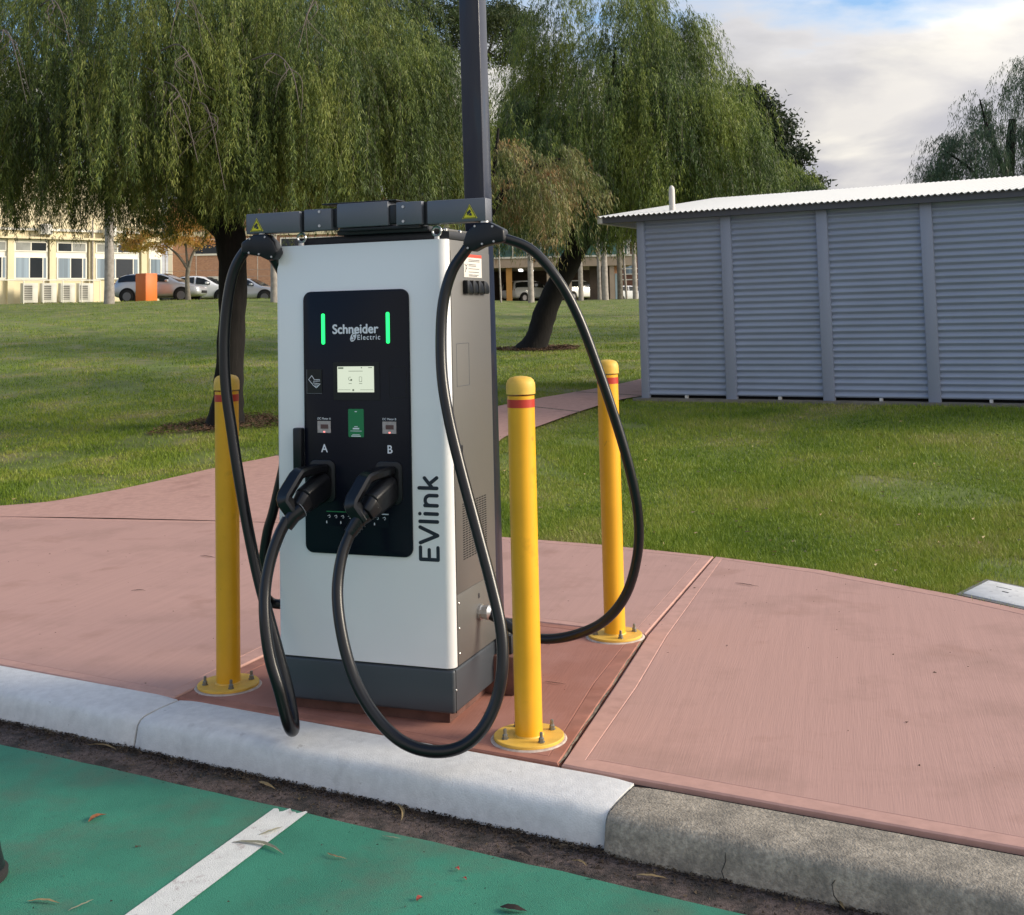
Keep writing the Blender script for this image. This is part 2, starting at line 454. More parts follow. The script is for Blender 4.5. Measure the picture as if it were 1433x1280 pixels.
class MB:
    def __init__(s):
        s.v, s.f, s.mi = [], [], []

    def add(s, vs_, fs, mi=0):
        b = len(s.v)
        s.v += [tuple(p) for p in vs_]
        for f in fs:
            s.f.append([b + i for i in f])
            s.mi.append(mi)
        return s

    def box(s, a, b, mi=0):
        x0, y0, z0 = a
        x1, y1, z1 = b
        return s.add([(x0, y0, z0), (x1, y0, z0), (x1, y1, z0), (x0, y1, z0), (x0, y0, z1), (x1, y0, z1), (x1, y1, z1), (x0, y1, z1)],
                     [(0, 3, 2, 1), (4, 5, 6, 7), (0, 1, 5, 4), (1, 2, 6, 5), (2, 3, 7, 6), (3, 0, 4, 7)], mi)

    def prism(s, poly, lo, hi, axis='z', mi=0):
        n = len(poly)

        def P(p, h):
            if axis == 'z':
                return (p[0], p[1], h)
            if axis == 'y':
                return (p[0], h, p[1])
            return (h, p[0], p[1])
        s.add([P(p, lo) for p in poly] + [P(p, hi) for p in poly],
              [list(range(n))[::-1], list(range(n, 2 * n))] + [(i, (i + 1) % n, n + (i + 1) % n, n + i) for i in range(n)], mi)
        return s

    def tube(s, pts, rad, seg=10, mi=0, cap=True):
        pts = [Vector(p) for p in pts]
        n = len(pts)
        if not hasattr(rad, '__len__'):
            rad = [rad] * n
        b = len(s.v)
        t0 = (pts[1] - pts[0]).normalized()
        up = Vector((0, 0, 1)) if abs(t0.z) < 0.9 else Vector((1, 0, 0))
        nx = t0.cross(up).normalized()
        for i in range(n):
            t = (pts[min(i + 1, n - 1)] - pts[max(i - 1, 0)]).normalized()
            nx = (nx - t * nx.dot(t)).normalized()
            ny = t.cross(nx)
            for k in range(seg):
                a = 2 * PI * k / seg
                s.v.append(tuple(pts[i] + (nx * math.cos(a) + ny * math.sin(a)) * rad[i]))
        for i in range(n - 1):
            for k in range(seg):
                k2 = (k + 1) % seg
                s.f.append([b + i * seg + k, b + i * seg + k2, b + (i + 1) * seg + k2, b + (i + 1) * seg + k])
                s.mi.append(mi)
        if cap:
            s.f.append([b + k for k in range(seg)][::-1])
            s.mi.append(mi)
            s.f.append([b + (n - 1) * seg + k for k in range(seg)])
            s.mi.append(mi)
        return s

    def lathe(s, prof, c=(0, 0, 0), seg=32, mi=0):
        b = len(s.v)
        n = len(prof)
        for r, z in prof:
            for k in range(seg):
                a = 2 * PI * k / seg
                s.v.append((c[0] + r * math.cos(a), c[1] + r * math.sin(a), c[2] + z))
        for i in range(n - 1):
            for k in range(seg):
                k2 = (k + 1) % seg
                s.f.append([b + i * seg + k, b + i * seg + k2, b + (i + 1) * seg + k2, b + (i + 1) * seg + k])
                s.mi.append(mi)
        s.f.append([b + k for k in range(seg)][::-1])
        s.mi.append(mi)
        s.f.append([b + (n - 1) * seg + k for k in range(seg)])
        s.mi.append(mi)
        return s

    def hull(s, p0, p1, w0, h0, w1, h1, up=(0, 0, 1), mi=0, ch=0.25):
        """chamfered strut from p0 to p1, rectangular section w x h"""
        p0, p1 = Vector(p0), Vector(p1)
        t = (p1 - p0).normalized()
        u_ = Vector(up)
        a = t.cross(u_).normalized()
        c = a.cross(t).normalized()
        b = len(s.v)
        for p, w, h in ((p0, w0, h0), (p1, w1, h1)):
            k = min(w, h) * ch
            for x, y in ((-w / 2 + k, -h / 2), (w / 2 - k, -h / 2), (w / 2, -h / 2 + k), (w / 2, h / 2 - k),
                         (w / 2 - k, h / 2), (-w / 2 + k, h / 2), (-w / 2, h / 2 - k), (-w / 2, -h / 2 + k)):
                s.v.append(tuple(p + a * x + c * y))
        for k in range(8):
            s.f.append([b + k, b + (k + 1) % 8, b + 8 + (k + 1) % 8, b + 8 + k])
            s.mi.append(mi)
        s.f.append([b + k for k in range(8)][::-1])
        s.f.append([b + 8 + k for k in range(8)])
        s.mi += [mi, mi]
        return s

    def build(s, name, mats, parent=None, smooth=False, bevel=0, bseg=2, loc=None, angle=35):
        me = bpy.data.meshes.new(name)
        me.from_pydata(s.v, [], s.f)
        if not isinstance(mats, (list, tuple)):
            mats = [mats]
        for m_ in mats:
            me.materials.append(m_)
        if len(mats) > 1:
            me.polygons.foreach_set('material_index', s.mi)
        bm = bmesh.new()
        bm.from_mesh(me)
        bmesh.ops.recalc_face_normals(bm, faces=bm.faces)
        if bevel > 0:
            es = [e for e in bm.edges if len(e.link_faces) == 2 and e.calc_face_angle(0) > 0.6]
            bmesh.ops.bevel(bm, geom=es, offset=bevel, segments=bseg, affect='EDGES', profile=0.5, clamp_overlap=True)
        bm.to_mesh(me)
        bm.free()
        if smooth or bevel > 0:
            me.polygons.foreach_set('use_smooth', [True] * len(me.polygons))
            me.set_sharp_from_angle(angle=math.radians(angle))
        me.update()
        o = bpy.data.objects.new(name, me)
        if loc:
            o.location = loc
        return link(o, parent)


def rrect(x0, z0, x1, z1, r, k=6):
    out = []
    for cx_, cz_, a0 in ((x1 - r, z0 + r, -PI / 2), (x1 - r, z1 - r, 0), (x0 + r, z1 - r, PI / 2), (x0 + r, z0 + r, PI)):
        for i in range(k + 1):
            a = a0 + PI / 2 * i / k
            out.append((cx_ + r * math.cos(a), cz_ + r * math.sin(a)))
    return out


def spline(pts, n=8):
    """Catmull-Rom through 3-D points"""
    P = [Vector(p) for p in pts]
    P = [P[0] * 2 - P[1]] + P + [P[-1] * 2 - P[-2]]
    out = []
    for i in range(1, len(P) - 2):
        a, b, c, d = P[i - 1], P[i], P[i + 1], P[i + 2]
        for k in range(n):
            t = k / n
            out.append(0.5 * ((2 * b) + (c - a) * t + (2 * a - 5 * b + 4 * c - d) * t * t + (-a + 3 * b - 3 * c + d) * t ** 3))
    out.append(P[-2])
    return out


def fastmesh(name, V, tris, material, parent=None, smooth=False):
    """V (n,3) float array, tris (m,3) int array"""
    me = bpy.data.meshes.new(name)
    me.vertices.add(len(V))
    me.vertices.foreach_set('co', np.asarray(V, np.float32).ravel())
    me.loops.add(len(tris) * 3)
    me.loops.foreach_set('vertex_index', np.asarray(tris, np.int32).ravel())
    me.polygons.add(len(tris))
    me.polygons.foreach_set('loop_start', np.arange(0, len(tris) * 3, 3, dtype=np.int32))
    if smooth:
        me.polygons.foreach_set('use_smooth', np.ones(len(tris), bool))
    me.materials.append(material)
    me.update(calc_edges=True)
    o = bpy.data.objects.new(name, me)
    return link(o, parent)


def sm(t):
    t = np.clip(t, 0, 1)
    return t * t * (3 - 2 * t)


def hz(x, y):
    """height of the lawn: flat by the pavement, a bank up to the shed, then a long rise to the far car park"""
    x = np.asarray(x, float)
    y = np.asarray(y, float)
    s = .48 * x + .877 * y
    k = np.clip((x + 12) / 12, 0, 1)
    yc = 54 + 24 * k
    sl = .062 + (.0345 - .062) * k
    t = np.clip((s - 7.6) / 7.4, 0, 1)
    h = .4536 * (t * .6 + .4 * sm(t))
    return h + sl * np.clip(y - 18, 0, yc - 18) * sm((y - 18) / 6 + .001)


def H(x, y):
    return float(hz(x, y))


def LS(l, s, z=0.0):
    """kerb frame: l along the kerb, s away from the road"""
    return (.877 * l + .48 * s, -.48 * l + .877 * s, z)


def inpoly(x, y, poly):
    inside = np.zeros(len(x), bool)
    n = len(poly)
    for i in range(n):
        x0, y0 = poly[i][:2]
        x1, y1 = poly[(i + 1) % n][:2]
        c = ((y0 > y) != (y1 > y)) & (x < (x1 - x0) * (y - y0) / ((y1 - y0) if y1 != y0 else 1e-9) + x0)
        inside ^= c
    return inside


# ------------------------------------------------------------------ ground
# lawn, one sheet from the kerb to the horizon
ls = np.concatenate([np.linspace(-900, -100, 9), np.linspace(-80, -20, 25), np.linspace(-18, 22, 90), np.linspace(25, 80, 23), np.linspace(100, 900, 9)])
ss = np.concatenate([np.linspace(4.0, 26, 70), np.linspace(27, 110, 70), np.linspace(120, 1000, 12)])
Lg, Sg = np.meshgrid(ls, ss)
X = .877 * Lg + .48 * Sg
Y = -.48 * Lg + .877 * Sg
Z = hz(X, Y) - 0.03
nl, ns_ = len(ls), len(ss)
idx = np.arange(nl * ns_).reshape(ns_, nl)
a_ = idx[:-1, :-1].ravel(); b_ = idx[:-1, 1:].ravel(); c_ = idx[1:, 1:].ravel(); d_ = idx[1:, :-1].ravel()
lawn = fastmesh('lawn', np.c_[X.ravel(), Y.ravel(), Z.ravel()],
                np.r_[np.c_[a_, b_, c_], np.c_[a_, c_, d_]], M['soil'], smooth=True)
tag(lawn, kind='structure')

# road: asphalt base, green bay paint, painted line
ZR = -0.13
mb = MB()
mb.add([LS(-900, -900, ZR), LS(900, -900, ZR), LS(900, 3.74, ZR), LS(-900, 3.74, ZR)], [(0, 1, 2, 3)])
tag(mb.build('road', M['asphalt']), kind='structure')
rs = random.Random(4)
edge = []
l = -14.0
while l < 14:
    edge.append(LS(l, 3.432 + rs.uniform(-.004, .004) - 0.012 * math.sin(l * .7), ZR + .004))
    l += .12
mb = MB()
mb.add([LS(-14, -6, ZR + .004), LS(14, -6, ZR + .004)] + edge[::-1], [list(range(len(edge) + 2))])
tag(mb.build('green_bay', M['green']), kind='structure')
mb = MB()
# bay line: ragged worn end near the gutter
A, B, Cc, D = Vector((-.905, 4.398)), Vector((-.78, 4.349)), Vector((-1.048, 3.658)), Vector((-1.200, 3.665))
dirv = ((Cc - B).normalized() + (D - A).normalized()).normalized()
rag = []
for k in range(13):
    q = A.lerp(B, k / 12) + dirv * rs.uniform(-.012, .03)
    rag.append((q.x, q.y, ZR + .008))
E1, E2 = B + dirv * 5, A + dirv * 5
mb.add(rag + [(E1.x, E1.y, ZR + .008), (E2.x, E2.y, ZR + .008)], [list(range(15))])
tag(mb.build('bay_line', M['line']), kind='structure')

# kerb blocks
kerb = bpy.data.objects.new('kerb', None)
link(kerb)
tag(kerb, kind='structure')


def kerb_block(l0, l1, material, ds=0.0, seed=0):
    prof = [(3.915, -.004), (3.78, -.006), (3.705, -.012), (3.678, -.022), (3.663, -.040), (3.655, -.070), (3.641, -.128), (3.636, -.20), (3.915, -.20)]
    rr_ = random.Random(seed)
    n = max(3, int((l1 - l0) / .06))
    n = min(n, 120)
    mb_ = MB()
    np_ = len(prof)
    for i in range(n + 1):
        l_ = l0 + (l1 - l0) * i / n
        e = min(i, n - i)
        ins = 0.012 if e == 0 else (0.003 if e == 1 else 0)
        for j, (s_, z_) in enumerate(prof):
            dj = rr_.uniform(-.0035, .0035) if 1 < j < 7 else 0
            mb_.v.append(LS(l_, s_ + ds + dj + (ins if 0 < j < 8 else 0), z_ + (dj * .5 - ins * .6 if j < 7 else 0)))
    for i in range(n):
        for j in range(np_):
            j2 = (j + 1) % np_
            mb_.f.append([i * np_ + j, i * np_ + j2, (i + 1) * np_ + j2, (i + 1) * np_ + j])
            mb_.mi.append(0)
    mb_.f.append(list(range(np_)))
    mb_.f.append([n * np_ + j for j in range(np_)][::-1])
    mb_.mi += [0, 0]
    return mb_.build('kerb_block', material, kerb, smooth=True, angle=50)


kerb_block(-8.4, -6.143, M['kerb_paint'], 0, 1)
kerb_block(-6.132, -3.861, M['kerb_paint'], 0.0, 2)
kerb_block(-3.851, -1.709, M['kerb_paint'], 0.0, 3)
kb = kerb_block(-1.697, 0.550, M['kerb_raw'], -0.03, 5)
kb['label'] = 'bare weathered concrete kerb block with thin cracks'
kerb_block(.566, 2.8, M['kerb_raw'], -0.03, 6)
kerb_block(2.812, 5.0, M['kerb_raw'], -0.03, 7)
for lj in (-6.1375, -3.856, -1.703, .556):
    jb_ = MB()
    jb_.prism([(3.692, -.044), (3.72, -.028), (3.91, -.018), (3.91, -.2), (3.668, -.2), (3.668, -.11)], lj - .010, lj + .010, 'x')
    jb_.v = [LS(v_[0], v_[1], v_[2]) for v_ in jb_.v]
    jb_.build('joint', M['dark'], kerb)
# hairline cracks across the bare block face
ck = MB()
for l0, sd in ((-1.30, 1), (-.95, 2), (-.20, 3)):
    rr_ = random.Random(sd)
    pts = []
    for k, (s_, z_) in enumerate(((3.66, -.03), (3.635, -.047), (3.622, -.075), (3.611, -.10), (3.605, -.13))):
        pts.append(LS(l0 + rr_.uniform(-.015, .015) + k * .006, s_ - .001, z_))
    ck.tube(pts, [.0004, .0009, .0012, .0014, .0018], 5)
ck.build('crack', M['dark'], kb)

# ------------------------------------------------------------------ pavement slabs
pave = MB()
pave.add([LS(-14, 3.92, -.022), LS(9, 3.92, -.022), LS(9, 6.3, -.022), LS(-2.2, 7.6, -.022), LS(-14, 9.6, -.022)], [(0, 1, 2, 3, 4)])
pavement = pave.build('pavement', M['gapdirt'])
tag(pavement, kind='structure')


def shrink(poly, d):
    n_ = len(poly)
    ar = sum(poly[i][0] * poly[(i + 1) % n_][1] - poly[(i + 1) % n_][0] * poly[i][1] for i in range(n_))
    sg = 1 if ar > 0 else -1
    out = []
    for i in range(n_):
        p, q, r = Vector(poly[i - 1][:2]), Vector(poly[i][:2]), Vector(poly[(i + 1) % n_][:2])
        e1, e2 = (q - p).normalized(), (r - q).normalized()
        n1, n2 = Vector((-e1.y, e1.x)) * sg, Vector((-e2.y, e2.x)) * sg
        b_ = (n1 + n2)
        b_ = b_ / max(b_.length_squared / 2, .3)
        out.append((q.x + b_.x * d, q.y + b_.y * d))
    return out


def slab(poly, inner, edgem, band=0.085, label=None, gap=.007):
    """slab with a trowelled band round a broomed field: outer ring, small groove, inner field"""
    bm = bmesh.new()
    vs_ = [bm.verts.new((p[0], p[1], 0.0)) for p in shrink(poly, gap)]
    f = bm.faces.new(vs_)
    bmesh.ops.recalc_face_normals(bm, faces=[f])
    if f.normal.z < 0:
        f.normal_flip()
    ex = bmesh.ops.extrude_face_region(bm, geom=[f])
    top = [g for g in ex['geom'] if isinstance(g, bmesh.types.BMFace)][0]
    for v in f.verts:
        v.co.z = -.10
    bmesh.ops.inset_region(bm, faces=[top], thickness=.008, depth=0.0)
    for v in bm.verts:
        if v.co.z > -.05 and v not in top.verts:
            v.co.z -= .006
    bmesh.ops.inset_region(bm, faces=[top], thickness=band, depth=0.0)
    ring2 = set(top.verts)
    bmesh.ops.inset_region(bm, faces=[top], thickness=.004, depth=-.0025)
    bmesh.ops.inset_region(bm, faces=[top], thickness=.004, depth=.002)
    bmesh.ops.triangulate(bm, faces=[q for q in bm.faces if len(q.verts) > 4])
    me = bpy.data.meshes.new('slab')
    bmesh.ops.recalc_face_normals(bm, faces=bm.faces)
    bm.to_mesh(me)
    topz = -.0006
    me.materials.append(edgem)
    me.materials.append(inner)
    tv = set()
    for p in me.polygons:
        zs = [me.vertices[i].co.z for i in p.vertices]
        if max(zs) < -.0004 and min(zs) > -.0008:
            p.material_index = 1
    bm.free()
    o = bpy.data.objects.new('slab', me)
    link(o, pavement)
    if label:
        o['label'] = label
    return o


KB = 3.928
def kp(l_, s_=KB): return LS(l_, s_)[:2]
JL0, JL1 = (-1.520, 5.283), (-1.26, 5.901)           # joint left of the charger slab
JLb = (-.86, 6.93)
JR0, JR1, JR2 = (.126, 4.412), (.634, 6.115), (1.297, 7.984)
slab([JL0, JR0, (.40, 5.32), JR1, JLb, JL1], M['red'], M['red_edge'], .07, 'darker red charger slab')
back_edge = [(.62, 8.457), (-.114, 8.85)]
slab([JR1, JR2] + back_edge + [(-.55, 9.0), JLb], M['pink'], M['pink_edge'])
jf = MB()
rj = random.Random(6)
ja, jb = Vector((.131, 4.43)), Vector((.627, 6.10))
for side in (0, 1):
    for k in range(29):
        q = ja.lerp(jb, k / 28)
        w_ = rj.uniform(-.003, .005) if side else rj.uniform(.004, .010)
        jf.v.append((q.x + (w_ if side else -w_) * .96, q.y - (w_ if side else -w_) * .27, -.004 + rj.uniform(-.002, .003)))
jf.f = [[k, k + 1, 29 + k + 1, 29 + k] for k in range(28)]
jf.mi = [0] * 28
jf.build('joint_filler', M['joint'], pavement)
right_edge = [(1.884, 7.501), (2.464, 6.784), (2.69, 6.439), (3.05, 5.80), (3.45, 5.0)]
kr = [kp(2.45), kp(-1.90)]
slab([JR0, (kp(-1.90)), kp(2.45), (3.45, 5.0), (3.05, 5.80), (2.69, 6.439), (2.464, 6.784), (1.884, 7.501), JR2, JR1, (.40, 5.32)],
     M['pink'], M['pink_edge'])
slab([kp(2.46), kp(7.5), (6.6, 1.9), (3.47, 4.98)], M['pink'], M['pink_edge'])
Lf = (-5.2, 10.5)
lA, lB = (-1.9, 9.70), (-4.62, 10.36)
slab([kp(-8.3), JL0, JL1, JLb, (-.55, 9.0), lA, lB, (-6.5, 10.2)], M['pink'], M['pink_edge'])
slab([kp(-14), kp(-8.32), (-6.53, 10.2), (-9.5, 11.7)], M['pink'], M['pink_edge'])

# path up the bank to the left end of the shed, laid on the slope
upE = [(-6.5, 10.55), (-4.74, 10.92), (-4.01, 11.43), (-3.19, 12.54), (-2.66, 13.08), (-1.6, 14.35), (-.23, 16.07), (.38, 16.85), (1.2, 18.45), (2.15, 20.38), (2.9, 22.2), (4.2, 25.5)]
loE = [(-6.45, 10.2), (-4.62, 10.32), (-1.92, 9.66), (-.55, 8.97), (-.27, 10.6), (-.24, 12.4), (-.15, 13.4), (.25, 14.05), (.75, 15.0), (1.30, 15.95), (1.9, 16.9), (3.4, 19.8)]


def strip(A_, B_, zoff, n=10, m_=6):
    A3 = spline([(x, y, 0) for x, y in A_], n)
    B3 = spline([(x, y, 0) for x, y in B_], n)
    mb_ = MB()
    for a, b in zip(A3, B3):
        for k in range(m_ + 1):
            q = a.lerp(b, k / m_)
            mb_.v.append((q.x, q.y, H(q.x, q.y) + zoff))
    w = m_ + 1
    for i in range(len(A3) - 1):
        for k in range(m_):
            mb_.f.append([i * w + k, i * w + k + 1, (i + 1) * w + k + 1, (i + 1) * w + k])
            mb_.mi.append(0)
    return mb_


mb = strip(upE, loE, .003)
path = mb.build('path', M['pink_edge'], smooth=True)
tag(path, kind='structure')
# grooves across the path
g = MB()
for (a, b) in (((-.30, 12.02), (-2.66, 13.10)), ((-.12, 16.2), (.80, 15.05)), ((.9, 17.85), (1.75, 16.7))):
    pts = [(a[0] + (b[0] - a[0]) * t / 8, a[1] + (b[1] - a[1]) * t / 8) for t in range(9)]
    g.tube([(x, y, H(x, y) + .002) for x, y in pts], .008, 4)
g.build('joint', M['joint'], path)

# pit lid in the lawn beside the pavement
pit = thing('pit_lid', 'pale concrete pit lid set in the lawn at the pavement edge', 'pit lid', (2.50, 6.80, 0), 0)
ex_, ey_ = Vector((.52, -.854)), Vector((.668, .744))
def quad(o0, a0, a1, b0, b1, z0, z1):
    mb_ = MB()
    ps = [ex_ * a + ey_ * b for a, b in ((a0, b0), (a1, b0), (a1, b1), (a0, b1))]
    mb_.prism([(q.x, q.y) for q in ps], z0, z1)
    return mb_
quad(0, -.03, .67, -.035, .425, -.08, .001).build('rim', M['hatchrim'], pit)
quad(0, .0, .64, .0, .39, -.03, .006).build('lid', M['hatch'], pit, bevel=.004)
quad(0, .10, .20, .28, .284, .0, .0075).build('lifting_slot', M['dark'], pit)
quad(0, .17, .21, .20, .212, .0, .0075).build('lifting_slot', M['dark'], pit)

# ------------------------------------------------------------------ grass blades
SH = Vector((1.7272, 16.2419))
SA, SB = Vector((.8692, -.49445)), Vector((.49445, .8692))


def shp(l_, b_):
    q = SH + SA * l_ + SB * b_
    return (q.x, q.y)


PAVP = [LS(-40, 2)[:2], LS(40, 2)[:2], (9.5, .4), (6.6, 1.9), (3.45, 5.0), (3.05, 5.80), (2.69, 6.439), (2.464, 6.784), (1.884, 7.501), (1.297, 7.984), (.62, 8.457),
        (-.114, 8.85), (-.35, 9.0), (-.30, 9.6), (-.22, 10.5), (-.28, 12.0), (-.28, 12.7), (-.15, 13.5), (.25, 14.05), (.75, 15.0), (1.30, 15.95), (1.9, 16.9), (3.4, 19.8),
        (4.2, 25.5), (2.9, 22.2), (2.15, 20.38), (1.2, 18.45), (.38, 16.85), (-.23, 16.07), (-1.6, 14.35), (-2.66, 13.08), (-3.19, 12.54), (-3.6, 11.92), (-4.01, 11.44),
        (-4.34, 11.06), (-4.74, 10.92), (-6.5, 10.6), (-9.5, 11.9), (-30, 22)]
SHEDP = [shp(-.12, -.14), shp(9, -.14), shp(9, 5.2), shp(-.12, 5.2)]
PITP = [(2.48, 6.77), (2.83, 6.2), (3.13, 6.50), (2.78, 7.12)]
T1, T2 = (-3.86, 15.9), (.55, 28.5)


def grass(n, seed, rmin, rmax):
    rg = np.random.default_rng(seed)
    th = rg.uniform(-.62, .62, n)
    q = rg.random(n)
    r = 1.0 / (1 / rmin + (1 / rmax - 1 / rmin) * q)
    x = r * np.sin(th)
    y = r * np.cos(th)
    jit = .004 * r
    ok = (.48 * x + .877 * y > 5.5)
    x, y, r = x[ok], y[ok], r[ok]
    bad = inpoly(x + rg.normal(0, .022, len(x)), y + rg.normal(0, .022, len(x)), PAVP) | inpoly(x, y, SHEDP) | inpoly(x, y, PITP)
    d1 = np.hypot((x - T1[0]), (y - T1[1]))
    d2 = np.hypot((x - T2[0]), (y - T2[1]))
    bad |= (d1 < .62 + rg.normal(0, .12, len(x))) | (d2 < .75 + rg.normal(0, .15, len(x)))
    # thin, worn patches
    wn_ = np.sin(x * 1.3 + 2 * np.sin(y * .7)) * np.sin(y * 1.1 + 1.7 * np.sin(x * .9)) + .5 * np.sin(x * 3.1 + y * 2.3)
    bad |= (wn_ > .62) & (rg.random(len(x)) < .72)
    bad |= (np.hypot((x - 1.35), (y - 13.85) * .8) < .17) & (rg.random(len(x)) < .9)
    ok = ~bad
    x, y, r = x[ok], y[ok], r[ok]
    n = len(x)
    z = hz(x, y) - .03
    hgt = rg.uniform(.026, .046, n) * (1 + .35 * np.sin(x * 2.1) * np.sin(y * 1.7))
    w = np.clip(.0009 * r, .005, .026) * rg.uniform(.5, 1.0, n)
    hgt = hgt * np.clip(r / 30, 1, 1.3)
    a = rg.uniform(0, 2 * np.pi, n)
    lean = rg.uniform(.1, .9, n) * hgt
    la = rg.uniform(0, 2 * np.pi, n)
    dx, dy = np.cos(a) * w / 2, np.sin(a) * w / 2
    V = np.empty((n, 3, 3))
    V[:, 0] = np.c_[x - dx, y - dy, z]
    V[:, 1] = np.c_[x + dx, y + dy, z]
    V[:, 2] = np.c_[x + np.cos(la) * lean, y + np.sin(la) * lean, z + hgt]
    o = fastmesh('grass', V.reshape(-1, 3), np.arange(n * 3).reshape(-1, 3), M['grass'])
    tag(o, 'short mown green grass with dry and worn patches', 'grass', kind='stuff')
    return n


grass(1000000, 11, 6.3, 75)

# mulch rings round the two near trees
def chips(name, c, r0_, r1_, n, seed, label, size=.05):
    rg = np.random.default_rng(seed)
    a = rg.uniform(0, 2 * np.pi, n)
    rad = np.sqrt(rg.uniform(0, 1, n)) * r1_ * (1 + .18 * np.sin(3 * a + seed) + .1 * np.sin(7 * a))
    x = c[0] + rad * np.cos(a) * 1.25
    y = c[1] + rad * np.sin(a)
    z = hz(x, y) + rg.uniform(-.028, .02, n)
    V = np.empty((n, 3, 3))
    b = rg.uniform(0, 2 * np.pi, n)
    L_ = rg.uniform(.4, 1.2, n) * size
    V[:, 0] = np.c_[x, y, z]
    V[:, 1] = np.c_[x + np.cos(b) * L_, y + np.sin(b) * L_, z + rg.uniform(0, .5, n) * L_]
    V[:, 2] = np.c_[x + np.cos(b + .6) * L_ * .6, y + np.sin(b + .6) * L_ * .6, z + rg.uniform(0, .3, n) * L_]
    o = fastmesh(name, V.reshape(-1, 3), np.arange(n * 3).reshape(-1, 3), M['chip'])
    tag(o, label, 'mulch', kind='stuff')


chips('mulch', T1, 0, .72, 5000, 3, 'brown bark mulch ring round the near left tree')
chips('mulch', T2, 0, .85, 4000, 5, 'brown bark mulch ring round the leaning tree trunk', .08)

# gutter debris
rg = np.random.default_rng(8)
n = 42000
l_ = rg.uniform(-9, 4, n)
s_ = 3.645 - np.abs(rg.normal(0, 1, n)) * np.where(rg.random(n) < .7, .035, .10)
x = .877 * l_ + .48 * s_
y = -.48 * l_ + .877 * s_
z = ZR + rg.uniform(0, .010, n) * np.exp(-(3.645 - s_) / .08)
b = rg.uniform(0, 2 * np.pi, n)
L_ = rg.uniform(.002, .012, n) * np.where(rg.random(n) < .06, 2.6, 1)
V = np.empty((n, 3, 3))
V[:, 0] = np.c_[x, y, z]
V[:, 1] = np.c_[x + np.cos(b) * L_, y + np.sin(b) * L_, z + rg.uniform(0, .006, n)]
V[:, 2] = np.c_[x + np.cos(b + 1) * L_ * .6, y + np.sin(b + 1) * L_ * .6, z + rg.uniform(0, .006, n)]
tag(fastmesh('gutter_debris', V.reshape(-1, 3), np.arange(n * 3).reshape(-1, 3), M['debris']),
    'dark grit and leaf crumbs along the foot of the kerb', 'debris', kind='stuff')

# ------------------------------------------------------------------ the charger
FLC = (-1.0236, 5.0883)
CY = -.3533
ch = thing('ev_charger', 'tall white and grey electric car charger with two black cables', 'charger', (FLC[0], FLC[1], 0), CY)


def P_(mb_, name, m_, parent=ch, **k):
    return mb_.build(name, m_, parent, **k)


W, D = .80, .485
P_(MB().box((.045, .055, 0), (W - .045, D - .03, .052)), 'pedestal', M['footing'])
pl = P_(MB().box((0.004, .006, .05), (W - .002, D, .2225)), 'plinth', M['plinth'], bevel=.012, bseg=3)
P_(MB().box((W - .0045, .022, .052), (W - .0005, .0245, .219)), 'seam', M['dark'], pl)
for v, z in ((.012, .142),):
    P_(MB().lathe([(.005, 0), (.005, .004), (.003, .006)], seg=10), 'screw', M['steel'], pl, smooth=True).matrix_local = \
        Matrix.Translation((W - .003, v + .01, z)) @ Matrix.Rotation(PI / 2, 4, 'Y')
body = P_(MB().box((.006, .042, .2285), (W - .001, D, 1.95)), 'cabinet', M['sidegrey'], bevel=.004)
P_(MB().box((.09, .046, 1.951), (W - .002, D, 1.985)), 'cabinet_lid', M['armdark'], bevel=.004)
P_(MB().box((.5, .06, 1.986), (W - .03, .36, 1.999)), 'top_plate', M['sidegrey'], bevel=.003)
for v in (.03, .18, .33):
    P_(MB().lathe([(.008, 0), (.008, .008), (.005, .011)], c=(W - .012, v, 1.985), seg=8), 'lid_bolt', M['steel'])
# white front door, full width, rounded vertical edges
poly = []
rr0 = .038
for cx_, cy_, a0 in ((W - rr0, rr0, -PI / 2),):
    for i in range(9):
        a = a0 + PI / 2 * i / 8
        poly.append((cx_ + rr0 * math.cos(a), cy_ + rr0 * math.sin(a)))
poly += [(W, .040), (0, .040)]
for i in range(9):
    a = PI + PI / 2 * i / 8
    poly.append((.015 + .015 * math.cos(a), .015 + .015 * math.sin(a)))
front = P_(MB().prism(poly, .2285, 1.9505), 'front_door', M['white'], bevel=.004, angle=30)
disp = P_(MB().prism(rrect(.138, .660, .632, 1.751, .036), -.010, .002, 'y'), 'display_panel', M['black'], bevel=.002)


def strokes(mb_, lines, w, y0, y1, org=(0, 0), sc=1.0, rot=False, k=8):
    """flat lettering: capsules joined along polylines in the door plane"""
    dep = 0
    for ln in lines:
        for i in range(max(1, len(ln) - 1)):
            a = Vector(ln[i])
            b = Vector(ln[min(i + 1, len(ln) - 1)])
            d_ = (b - a)
            ang = math.atan2(d_.y, d_.x) if d_.length > 0 else 0
            out = []
            for q, c0 in ((b, -PI / 2), (a, PI / 2)):
                for j in range(k + 1):
                    t_ = ang + c0 + PI * j / k
                    out.append((q.x + math.cos(t_) * w / 2 / sc, q.y + math.sin(t_) * w / 2 / sc))
            pts = []
            for x_, z_ in out:
                if rot:
                    x_, z_ = -z_, x_
                pts.append((org[0] + x_ * sc, org[1] + z_ * sc))
            dep += 1
            mb_.prism(pts, y0 - dep * .00003, y1, 'y')
    return mb_


def arc(cx_, cy_, r, a0, a1, n=10, ry=None):
    return [(cx_ + r * math.cos(math.radians(a0 + (a1 - a0) * i / n)), cy_ + (ry or r) * math.sin(math.radians(a0 + (a1 - a0) * i / n))) for i in range(n + 1)]


